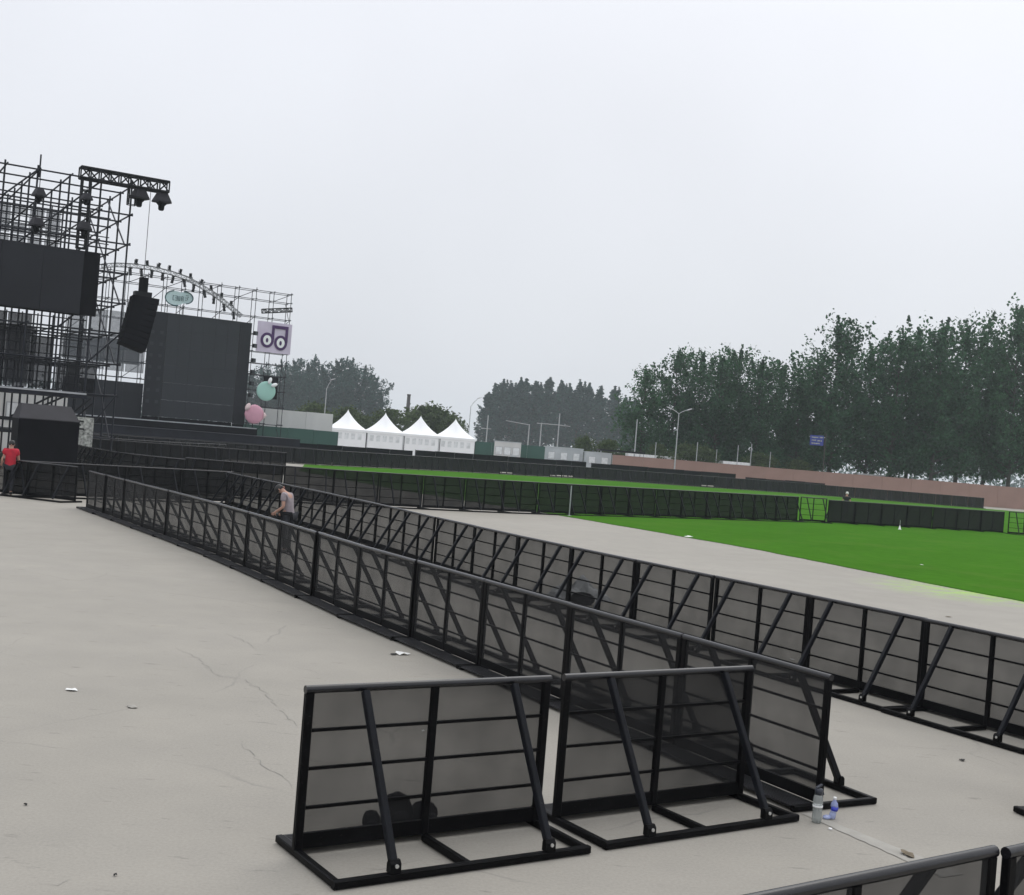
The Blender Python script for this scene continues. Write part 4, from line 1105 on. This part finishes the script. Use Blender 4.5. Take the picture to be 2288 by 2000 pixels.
tree_row(GROVE, left, 23, 'hazy grove behind the white tents', lambda i: 'hazy grey-green tree of the grove behind the tents, {}'.format(
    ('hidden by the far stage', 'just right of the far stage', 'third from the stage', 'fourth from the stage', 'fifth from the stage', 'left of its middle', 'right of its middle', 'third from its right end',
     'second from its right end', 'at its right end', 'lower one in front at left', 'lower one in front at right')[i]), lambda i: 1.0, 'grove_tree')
bush = [(705, 890, 200, 'olive green bush above the whitish printed hoarding', 1.0), (775, 902, 195, 'yellow-green bush behind the first tent', 1.15), (800, 915, 199, 'green bush between the first two tents', 1.1),
        (868, 905, 205, 'olive green bush behind the second tent', 1.1), (945, 897, 215, 'round green tree behind the third tent, left one', 1.15), (975, 896, 221, 'round green tree behind the third tent, right one', 1.2),
        (1000, 910, 215, 'round green tree behind the fourth tent', 1.0), (1015, 925, 210, 'small dark bush right behind the fourth tent', .8), (1312, 968, 190, 'small pale green bush right of the masts', .8), (1470, 985, 188, 'low bush left of the twin lamp', 0.8),
        (1540, 985, 186, 'low round bush right of the twin lamp', 1.2), (1572, 990, 187, 'low bush beside a thin pole right of the twin lamp', 1.1), (1362, 975, 191, 'low dark bush behind the flat canopy', 1.0),
        (1700, 1005, 188, 'low bush left of the right-hand trunks', 1.2), (1780, 1020, 190, 'low bush below the blue sign', 1.2)]
rgb = random.Random(5)
for i, (px, yt, D, lb, k) in enumerate(bush):
    p = at(px, yt, D); s = p.z / 8.6
    plant(RND[i % 3], p.x, D, lb, 'tree' if 'tree' in lb else 'bush', 'bushes and small trees beyond the hoardings', s * k * 1.05, s, name='round_tree' if 'tree' in lb else 'bush')
# far woodland that reads as one mass
cb = MB(); rg = random.Random(21)
for k in range(9000):
    x = rg.uniform(-420, 520); y = 760 + rg.gauss(0, 18)
    hgt = 15 + 5 * math.sin(x * .035) + 4 * math.sin(x * .11 + 1) + 2.5 * math.sin(x * .31)
    z = hgt * rg.random() ** .6; s = rg.uniform(1.8, 3.6)
    n = Vector((rg.gauss(0, 1), rg.gauss(0, 1), rg.gauss(0, 1))).normalized(); u = n.orthogonal().normalized(); v = n.cross(u)
    b = len(cb.v); q = Vector((x, y, z)); cb.v += [q - u * s * .5, q + v * s * .4, q + u * s * .5, q - v * s * .4]; cb.face((b, b + 1, b + 2, b + 3))
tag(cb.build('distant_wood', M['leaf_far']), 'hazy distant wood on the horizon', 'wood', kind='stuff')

# ------------------------------------------------------------------ people
def skin_mesh(name, V, Ed, rad, m, parent, root=0, sub=2):
    me = bpy.data.meshes.new(name); me.from_pydata([tuple(v) for v in V], Ed, []); me.materials.append(m)
    o = link(name, me, parent)
    sk = o.modifiers.new('skin', 'SKIN'); sk.use_smooth_shade = True
    lay = me.skin_vertices[0].data
    for i, r in enumerate(rad): lay[i].radius = (r, r) if not isinstance(r, tuple) else r; lay[i].use_root = (i == root)
    ss = o.modifiers.new('sub', 'SUBSURF'); ss.levels = sub; ss.render_levels = sub
    return o
BASE = {'pel': (0, 0, .96), 'spi': (0, .01, 1.16), 'che': (0, .01, 1.34), 'nek': (0, 0, 1.49), 'hed': (0, .03, 1.60), 'top': (0, .03, 1.70),
        'shL': (-.18, 0, 1.42), 'elL': (-.25, -.02, 1.15), 'wrL': (-.26, .06, .92), 'haL': (-.26, .08, .86), 'shR': (.18, 0, 1.42), 'elR': (.25, -.02, 1.15), 'wrR': (.26, .06, .92), 'haR': (.26, .08, .86),
        'hiL': (-.10, 0, .91), 'knL': (-.11, .02, .50), 'anL': (-.11, 0, .09), 'toL': (-.12, .15, .04), 'hiR': (.10, 0, .91), 'knR': (.11, .02, .50), 'anR': (.11, 0, .09), 'toR': (.12, .15, .04)}
RAD = {'pel': (.15, .11), 'spi': (.135, .10), 'che': (.16, .11), 'nek': .055, 'hed': (.078, .095), 'top': .06, 'shL': .058, 'elL': .042, 'wrL': .03, 'haL': .034, 'hiL': .085, 'knL': .058, 'anL': .04, 'toL': .034}
CH = [('pel', 'spi'), ('spi', 'che'), ('che', 'nek'), ('nek', 'hed'), ('hed', 'top'), ('che', 'shL'), ('shL', 'elL'), ('elL', 'wrL'), ('wrL', 'haL'), ('che', 'shR'), ('shR', 'elR'), ('elR', 'wrR'), ('wrR', 'haR'),
      ('pel', 'hiL'), ('hiL', 'knL'), ('knL', 'anL'), ('anL', 'toL'), ('pel', 'hiR'), ('hiR', 'knR'), ('knR', 'anR'), ('anR', 'toR')]
def person(x, y, rz, label, pose, top, legs, hair='hair', s=1.0, cap=None, sleeve=0.6, wide=0.0):
    t = empty('person', (x, y, 0.0), rz, label, 'person'); t.scale = (s, s, s)
    J = dict(BASE); J.update(pose); J = {k: Vector(v) for k, v in J.items()}
    rr = lambda k: RAD.get(k, RAD.get(k[:2] + 'L', .05))
    def grow(name, keys, chain, m, add, root):
        idx = {k: i for i, k in enumerate(keys)}
        rads = []
        for k in keys:
            r = rr(k) if isinstance(k, str) and k in J else .05
            rads.append(tuple(q + add for q in r) if isinstance(r, tuple) else (r + add, r + add))
        return skin_mesh(name, [J[k] for k in keys], [(idx[a], idx[b]) for a, b in chain if a in idx and b in idx], rads, M[m], t, idx[root])
    grow('body', list(J), CH, 'skin', 0, 'pel')
    J['slL'] = J['shL'].lerp(J['elL'], sleeve); J['slR'] = J['shR'].lerp(J['elR'], sleeve)
    J['hem'] = J['pel'].lerp(J['spi'], -.15); J['col'] = J['che'].lerp(J['nek'], .62); RAD['col'] = (.075, .07)
    RAD['slL'] = .062; RAD['hem'] = (.16, .12)
    grow('shirt', ['che', 'spi', 'pel', 'hem', 'shL', 'slL', 'shR', 'slR', 'col'], [('che', 'col'), ('che', 'spi'), ('spi', 'pel'), ('pel', 'hem'), ('che', 'shL'), ('shL', 'slL'), ('che', 'shR'), ('shR', 'slR')], top, .018 + wide, 'che')
    grow('trousers', ['pel', 'hiL', 'knL', 'anL', 'hiR', 'knR', 'anR'], CH, legs, .016, 'pel')
    for sd in 'LR':
        a, b = J['an' + sd], J['to' + sd]; d = (b - a); d.z = 0; d.normalize()
        mb = MB(); mb.ball((0, 0, 0), 0.14, 10, 6, .42, 1.0, .38); o = mb.build('shoe', M['hair'], t); o.location = (a + d * .06) * 1.0; o.location.z = max(.052, a.z - .035); o.rotation_euler = (0, 0, math.atan2(-d.x, d.y))
        # palm with four fingers and a thumb
        wv, hv = J['wr' + sd], J['ha' + sd]; dd = (hv - wv).normalized(); side = dd.cross(Vector((1, 0, 0))).normalized()
        mb = MB()
        for k in range(4):
            o_ = side * (k - 1.5) * .020; b0 = hv + o_; ln = (.055, .068, .064, .048)[k]
            m1 = b0 + dd * ln * .6 + Vector((0, .006, 0)); m2 = m1 + (dd + Vector((0, .5, 0))).normalized() * ln * .5
            mb.tube(b0, m1, .0095, .009, 6); mb.tube(m1, m2, .009, .007, 6)
        b0 = wv.lerp(hv, .5) + side * .028; mb.tube(b0, b0 + (dd * .6 + side).normalized() * .045, .011, .009, 6)
        mb.build('fingers', M['skin'], t)
    up = (J['top'] - J['nek']).normalized(); hd = J['hed'].lerp(J['top'], .45)
    q = up.to_track_quat('Z', 'Y')
    mb = MB(); prof = [(0.108, -.045), (0.112, .02), (0.098, .075), (0.06, .112), (0.0001, .122)]
    mb.lathe(prof, (0, -.018, 0), 12, True, .86, 1.02); o = mb.build('hair', M[cap or hair], t); o.location = hd; o.rotation_mode = 'QUATERNION'; o.rotation_quaternion = q
    mb = MB(); mb.ball((0, .098, -.045), .018, 6, 5, .8, 1.1, 1.5)
    o = mb.build('nose', M['skin'], t); o.location = hd; o.rotation_mode = 'QUATERNION'; o.rotation_quaternion = q
    for sx in (-1, 1):
        mb = MB(); mb.ball((sx * .033, .086, -.015), .012, 6, 5); o = mb.build('eye', M['eye'], t); o.location = hd; o.rotation_mode = 'QUATERNION'; o.rotation_quaternion = q
        mb = MB(); mb.ball((sx * .086, 0, -.03), .026, 6, 5, .4, .8, 1.2); o = mb.build('ear', M['skin'], t); o.location = hd; o.rotation_mode = 'QUATERNION'; o.rotation_quaternion = q
    mb = MB(); mb.ball((0, .092, -.075), .022, 8, 5, 1.1, .4, .35); o = mb.build('mouth', M['red'], t); o.location = hd; o.rotation_mode = 'QUATERNION'; o.rotation_quaternion = q
    return t
walkp = {'knL': (-.11, .16, .52), 'anL': (-.10, .20, .10), 'toL': (-.11, .35, .05), 'knR': (.10, .0, .50), 'anR': (.10, -.22, .13), 'toR': (.11, -.09, .04),
         'elL': (-.24, -.10, 1.16), 'wrL': (-.25, -.04, .93), 'haL': (-.25, -.02, .87), 'elR': (.24, .06, 1.15), 'wrR': (.26, .16, .94), 'haR': (.26, .19, .88)}
p = gp(17, 1107)
person(p.x, p.y, 0.3, 'person in a red shirt and black trousers walking at the left edge', walkp, 'red', 'navy', s=1.06, wide=.022)
p = gp(0, 1104)
person(p.x, p.y - .6, 0.7, 'person in dark green clothes cut off by the left edge', {'wrR': (.2, .2, .98), 'haR': (.19, .26, .99)}, 'darkgreen', 'navy', s=0.98, sleeve=.95)
p = at(640, 1088, 29.5)
lean = {'spi': (0, .03, 1.15), 'che': (0, .09, 1.33), 'nek': (0, .17, 1.45), 'hed': (0, .27, 1.50), 'top': (0, .33, 1.57), 'shL': (-.18, .10, 1.40), 'shR': (.18, .10, 1.40),
        'elR': (.22, .08, 1.12), 'wrR': (.19, .24, .96), 'haR': (.18, .29, .92), 'elL': (-.22, .06, 1.12), 'wrL': (-.20, .26, .98), 'haL': (-.19, .31, .94)}
person(p.x + 0.12, 29.5, 1.3, 'person in a grey shirt leaning forward in the lane between the long barrier rows', lean, 'greyshirt', 'navy', s=1.0)
p = at(1893, 1100, 83)
person(p.x, 83, -0.4, 'distant person in dark clothes and a white cap behind the lawn barriers', {}, 'navy', 'navy', s=1.04, cap='paper')

# ------------------------------------------------------------------ small things on the ground
def clear_mat(name, tint, fac):
    m, t, b = new_mat(name)
    b.inputs['Base Color'].default_value = tint + (1,); b.inputs['Roughness'].default_value = 0.12; b.inputs['Specular IOR Level'].default_value = 0.7
    tr = t.nodes.new('ShaderNodeBsdfTransparent'); tr.inputs[0].default_value = (0.93, 0.95, 0.95, 1); mx = t.nodes.new('ShaderNodeMixShader'); mx.inputs[0].default_value = fac
    t.links.new(tr.outputs[0], mx.inputs[1]); t.links.new(b.outputs[0], mx.inputs[2]); t.links.new(mx.outputs[0], t.nodes['Material Output'].inputs['Surface'])
    return m
M['clear'] = clear_mat('clear_plastic', (0.45, 0.47, 0.46), 0.45)
M['water'] = clear_mat('water_tint', (0.40, 0.42, 0.41), 0.35)
M['bluefilm'] = clear_mat('blue_tint_plastic', (0.40, 0.46, 0.75), 0.65)
M['lid'] = mat('lid_plastic', (0.03, 0.035, 0.05), 0.35)
M['bluelabel'] = mat('blue_label', (0.04, 0.06, 0.50), 0.4)
M['capwhite'] = mat('white_cap_plastic', (0.8, 0.8, 0.8), 0.4)
p = gp(1824, 1838)
tb_ = empty('drinking_bottle', (p.x, p.y, 0), 0.4, 'clear refillable drinking bottle with a dark flip lid by the barrier end', 'bottle')
mb = MB(); mb.lathe([(0.034, 0.0), (0.041, .006), (0.042, .05), (0.0395, .10), (0.043, .15), (0.043, .19), (0.037, .225), (0.030, .24)], n=20); mb.build('body', M['clear'], tb_)
mb = MB(); mb.lathe([(0.036, 0.008), (0.037, .10), (0.036, .145)], n=16); mb.build('water', M['water'], tb_)
mb = MB(); mb.lathe([(0.0437, 0.135), (0.0437, .150)], n=20); mb.build('band', M['capwhite'], tb_)
mb = MB(); mb.lathe([(0.033, 0.241), (0.034, .275), (0.031, .29), (0.02, .295)], n=18); lo = mb.build('lid', M['lid'], tb_)
mb = MB(); mb.bar((-.025, 0, .298), (.028, 0, .325), .028, .012); mb.build('flip_spout', M['lid'], lo)
mb = MB(); mb.bar((.034, 0, .285), (.052, 0, .235), .008, .014); mb.build('carry_loop', M['lid'], lo)
p = gp(1858, 1829)
wb = empty('crushed_bottle', (p.x, p.y, 0), 0.9, 'crushed water bottle with a blue label beside the clear bottle', 'bottle')
mb = MB(); mb.lathe([(0.03, 0), (0.034, .012), (0.033, .05), (0.026, .06), (0.034, .07)], n=14, sx=1.2, sy=.8); o = mb.build('body', M['bluefilm'], wb); o.rotation_euler = (0.15, 0.12, 0)
mb = MB(); mb.lathe([(0.0345, .07), (0.035, .105)], n=14, sx=1.1, sy=.85); o = mb.build('label_band', M['bluelabel'], wb); o.location = (0.012, -0.008, 0); o.rotation_euler = (0.05, 0.08, 0)
mb = MB(); mb.lathe([(0.034, .105), (0.028, .135), (0.014, .155), (0.0135, .165)], n=14); o = mb.build('shoulder', M['bluefilm'], wb); o.location = (0.016, -.01, 0)
mb = MB(); mb.lathe([(0.0155, .166), (0.0155, .185), (0.012, .187)], n=12); o = mb.build('cap', M['capwhite'], wb); o.location = (0.016, -.01, 0)
mb = MB(); mb.ball((0, 0, .018), .05, 10, 6, 1.0, .7, .36); o = mb.build('crushed_base', M['bluefilm'], wb); o.location = (-.055, .02, 0)
p = gp(1855, 1854)
mb = MB(); mb.lathe([(0.0165, 0), (0.0165, .012), (0.014, .0135)], n=16); tag(mb.build('bottle_cap', M['capwhite'], None, (p.x, p.y, .001)), 'small white bottle cap lying in front of the two bottles', 'bottle cap')
def scrap(px, py, m, label, cat, s=.1, seed=0, name='paper_scrap', lift=.018):
    rg = random.Random(seed); p = gp(px, py); mb = MB(); n = 9
    mb.v.append(Vector((0, 0, lift)))
    for i in range(n):
        a = 2 * math.pi * i / n; r = s * rg.uniform(.55, 1.0); mb.v.append(Vector((r * math.cos(a), r * .7 * math.sin(a), rg.uniform(.002, lift))))
    for i in range(n): mb.face((0, 1 + i, 1 + (i + 1) % n))
    b = len(mb.v); mb.v += [v - Vector((0, 0, .002)) for v in mb.v[:b]]
    for i in range(n): mb.face((b, b + 1 + (i + 1) % n, b + 1 + i)); mb.face((1 + i, b + 1 + i, b + 1 + (i + 1) % n, 1 + (i + 1) % n))
    o = mb.build(name, m, None, (p.x, p.y, .003)); tag(o, label, cat, 'litter on the paving'); o.rotation_euler = (0, 0, rg.uniform(0, 6)); return o
scrap(160, 1543, M['paper'], 'white paper scrap alone on the paving at left', 'litter', .10, 1)
scrap(295, 1581, M['patch'], 'faded pale scrap right of the white paper scrap', 'litter', .08, 2)
scrap(897, 1463, M['paper'], 'white scrap lying beside the foot of the left long row', 'litter', .13, 3, 'paper_scrap', .04)
scrap(879, 1463, M['tyre'], 'dark strip of litter next to the white scrap by the row', 'litter', .09, 4, 'plastic_scrap')
scrap(2028, 1912, M['leafbrown'], 'crumpled brown leaf near the bottom right barriers', 'litter', .085, 5, 'dry_leaf', .03)
scrap(2060, 1264, M['paper'], 'tiny white scrap out on the lawn', 'litter', .11, 6, 'paper_scrap', .05)
scrap(946, 1635, M['paper'], 'tiny white scrap seen through the left front barrier', 'litter', .025, 7)
scrap(1770, 1475, M['paper'], 'tiny white scrap in the lane between the long rows', 'litter', .05, 8)
scrap(57, 1800, M['tyre'], 'small dark speck of litter at lower left', 'litter', .022, 9, 'plastic_scrap')
scrap(257, 1958, M['tyre'], 'small dark speck of litter near the bottom edge', 'litter', .018, 10, 'plastic_scrap')
scrap(2150, 1702 - 2, M['tyre'], 'dark twig of litter near the base of the right long row', 'litter', .05, 11, 'twig')
scrap(2120, 1379, M['leafbrown'], 'dark scrap on the paving beyond the right long row', 'litter', .11, 12, 'plastic_scrap')
scrap(1537, 1200, M['paper'], 'pale scrap at the lawn edge', 'litter', .35, 13, 'paper_scrap', .05)
# small white marker cone on the lawn
p = gp(2010, 1184)
t = empty('marker_cone', (p.x, p.y, .022), 0, 'small white marker cone on the lawn before the dark barriers', 'cone')
mb = MB(); mb.lathe([(0.11, 0), (0.11, .02), (0.07, .025), (0.03, .22), (0.015, .24)], n=12); mb.build('body', M['capwhite'], t)
mb = MB(); mb.tube((0, 0, .24), (0, 0, .55), .008); mb.build('rod', M['capwhite'], t)
# dark bags behind the left front barrier
def bag(x, y, z, sx, sy, sz, rz, label, group, strap=True):
    t = empty('backpack', (x, y, z), rz, label, 'bag', group)
    mb = MB(); rg = random.Random(int(abs(x * 100)))
    n, m = 14, 9
    for k in range(m + 1):
        f = k / m; zz = sz * f; r = (0.82 + .18 * math.sin(math.pi * min(1, f * 1.3))) * (1 if f < .7 else math.sqrt(max(0.02, 1 - ((f - .7) / .3) ** 2)))
        for i in range(n):
            a = 2 * math.pi * i / n; w_ = 1 + .05 * math.sin(3 * a + f * 5) + rg.uniform(-.02, .02)
            cx = abs(math.cos(a)) ** .6 * math.copysign(1, math.cos(a)); sy_ = abs(math.sin(a)) ** .6 * math.copysign(1, math.sin(a))
            mb.v.append(Vector((cx * sx * r * w_, sy_ * sy * r * w_, zz)))
    for k in range(m):
        for i in range(n): mb.face((k * n + i, k * n + (i + 1) % n, (k + 1) * n + (i + 1) % n, (k + 1) * n + i), True)
    mb.face([n - 1 - i for i in range(n)]); mb.face([m * n + i for i in range(n)])
    mb.build('body', M['cloth'], t)
    mb = MB(); mb.ball((0, -sy * .95, sz * .35), sx * .62, 10, 6, 1, .35, .75); mb.build('pocket', M['navy'], t)
    if strap:
        mb = MB(); pts = [(-.05, 0, sz * .96), (-.03, 0, sz * 1.08), (.03, 0, sz * 1.08), (.05, 0, sz * .96)]
        for a, b in zip(pts, pts[1:]): mb.tube(a, b, .009, n=6)
        mb.build('handle', M['navy'], t)
bag(-0.66, 9.40, .002, .115, .09, .27, .5, 'taller dark bag on the ground behind the left front barrier', 'bags behind the left front barrier', False)
bag(-0.46, 9.50, .002, .11, .09, .19, .8, 'lower dark bag on the ground behind the left front barrier, right one', 'bags behind the left front barrier', False)
bag(-0.84, 9.31, .002, .07, .07, .14, .2, 'small dark bag on the ground behind the left front barrier, left one', 'bags behind the left front barrier', False)
# plastic film heap with a dark bag beyond the right long row
p = gp(1292, 1338)
t = empty('plastic_heap', (p.x, p.y, 0), .3, 'heap of pale plastic film seen through the right long row', 'plastic film')
mb = MB(); rg = random.Random(31); NN = 16
for j in range(NN + 1):
    for i in range(NN + 1):
        u, v = i / NN * 2 - 1, j / NN * 2 - 1; e_ = max(0, 1 - u * u) * max(0, 1 - v * v)
        mb.v.append(Vector((u * .62 + rg.uniform(-.03, .03), v * .36 + rg.uniform(-.03, .03), .004 + e_ ** .7 * (.26 + .22 * math.sin(5 * u + 1) * math.cos(4 * v)) + rg.uniform(0, .03) * (e_ > .02))))
for j in range(NN):
    for i in range(NN): k = j * (NN + 1) + i; mb.face((k, k + 1, k + NN + 2, k + NN + 1))
mb.build('film', M['plastic'], t)
p = gp(1300, 1350)
bag(p.x, p.y, 0.002, .24, .15, .24, .2, 'dark bag in front of the pale plastic heap beyond the right long row', None, False)

# pale poles standing by the barrier rows
for px_, y0, y1, lb in ((1270, 1151, 1084, 'thin pale pole standing against the middle row where the lawn begins'), (317, 1085, 1024, 'thin pale pole behind the far end of the left long row'),
                       (634, 1090, 1046, 'thin pale pole behind the leaning person')):
    p = gp(px_, y0); q = at(px_, y1, p.y)
    t = empty('pale_pole', (p.x, p.y - .75, 0), 0, lb, 'pole')
    mb = MB(); mb.tube((0, 0, .02), (0, 0, q.z), .028); mb.build('pole', M['galv'], t)
    mb = MB(); mb.lathe([(0.14, 0), (0.14, .02), (0.04, .03)], n=12); mb.build('base', M['galv'], t)

# ------------------------------------------------------------------ haze
m = bpy.data.materials.new('haze_air'); m.use_nodes = True; t_ = m.node_tree; t_.nodes.clear()
vo = t_.nodes.new('ShaderNodeVolumePrincipled'); oo = t_.nodes.new('ShaderNodeOutputMaterial')
vo.inputs['Color'].default_value = (0.86, 0.94, 1.0, 1); vo.inputs['Density'].default_value = 0.0003; vo.inputs['Anisotropy'].default_value = 0.2
t_.links.new(vo.outputs[0], oo.inputs['Volume'])
mb = MB(); mb.box((-1460, -70, -1.2), (1460, 1460, 38)); hz = mb.build('haze', m); tag(hz, kind='stuff')
hz['label'] = 'thin pale haze over the whole site'; hz['category'] = 'haze'
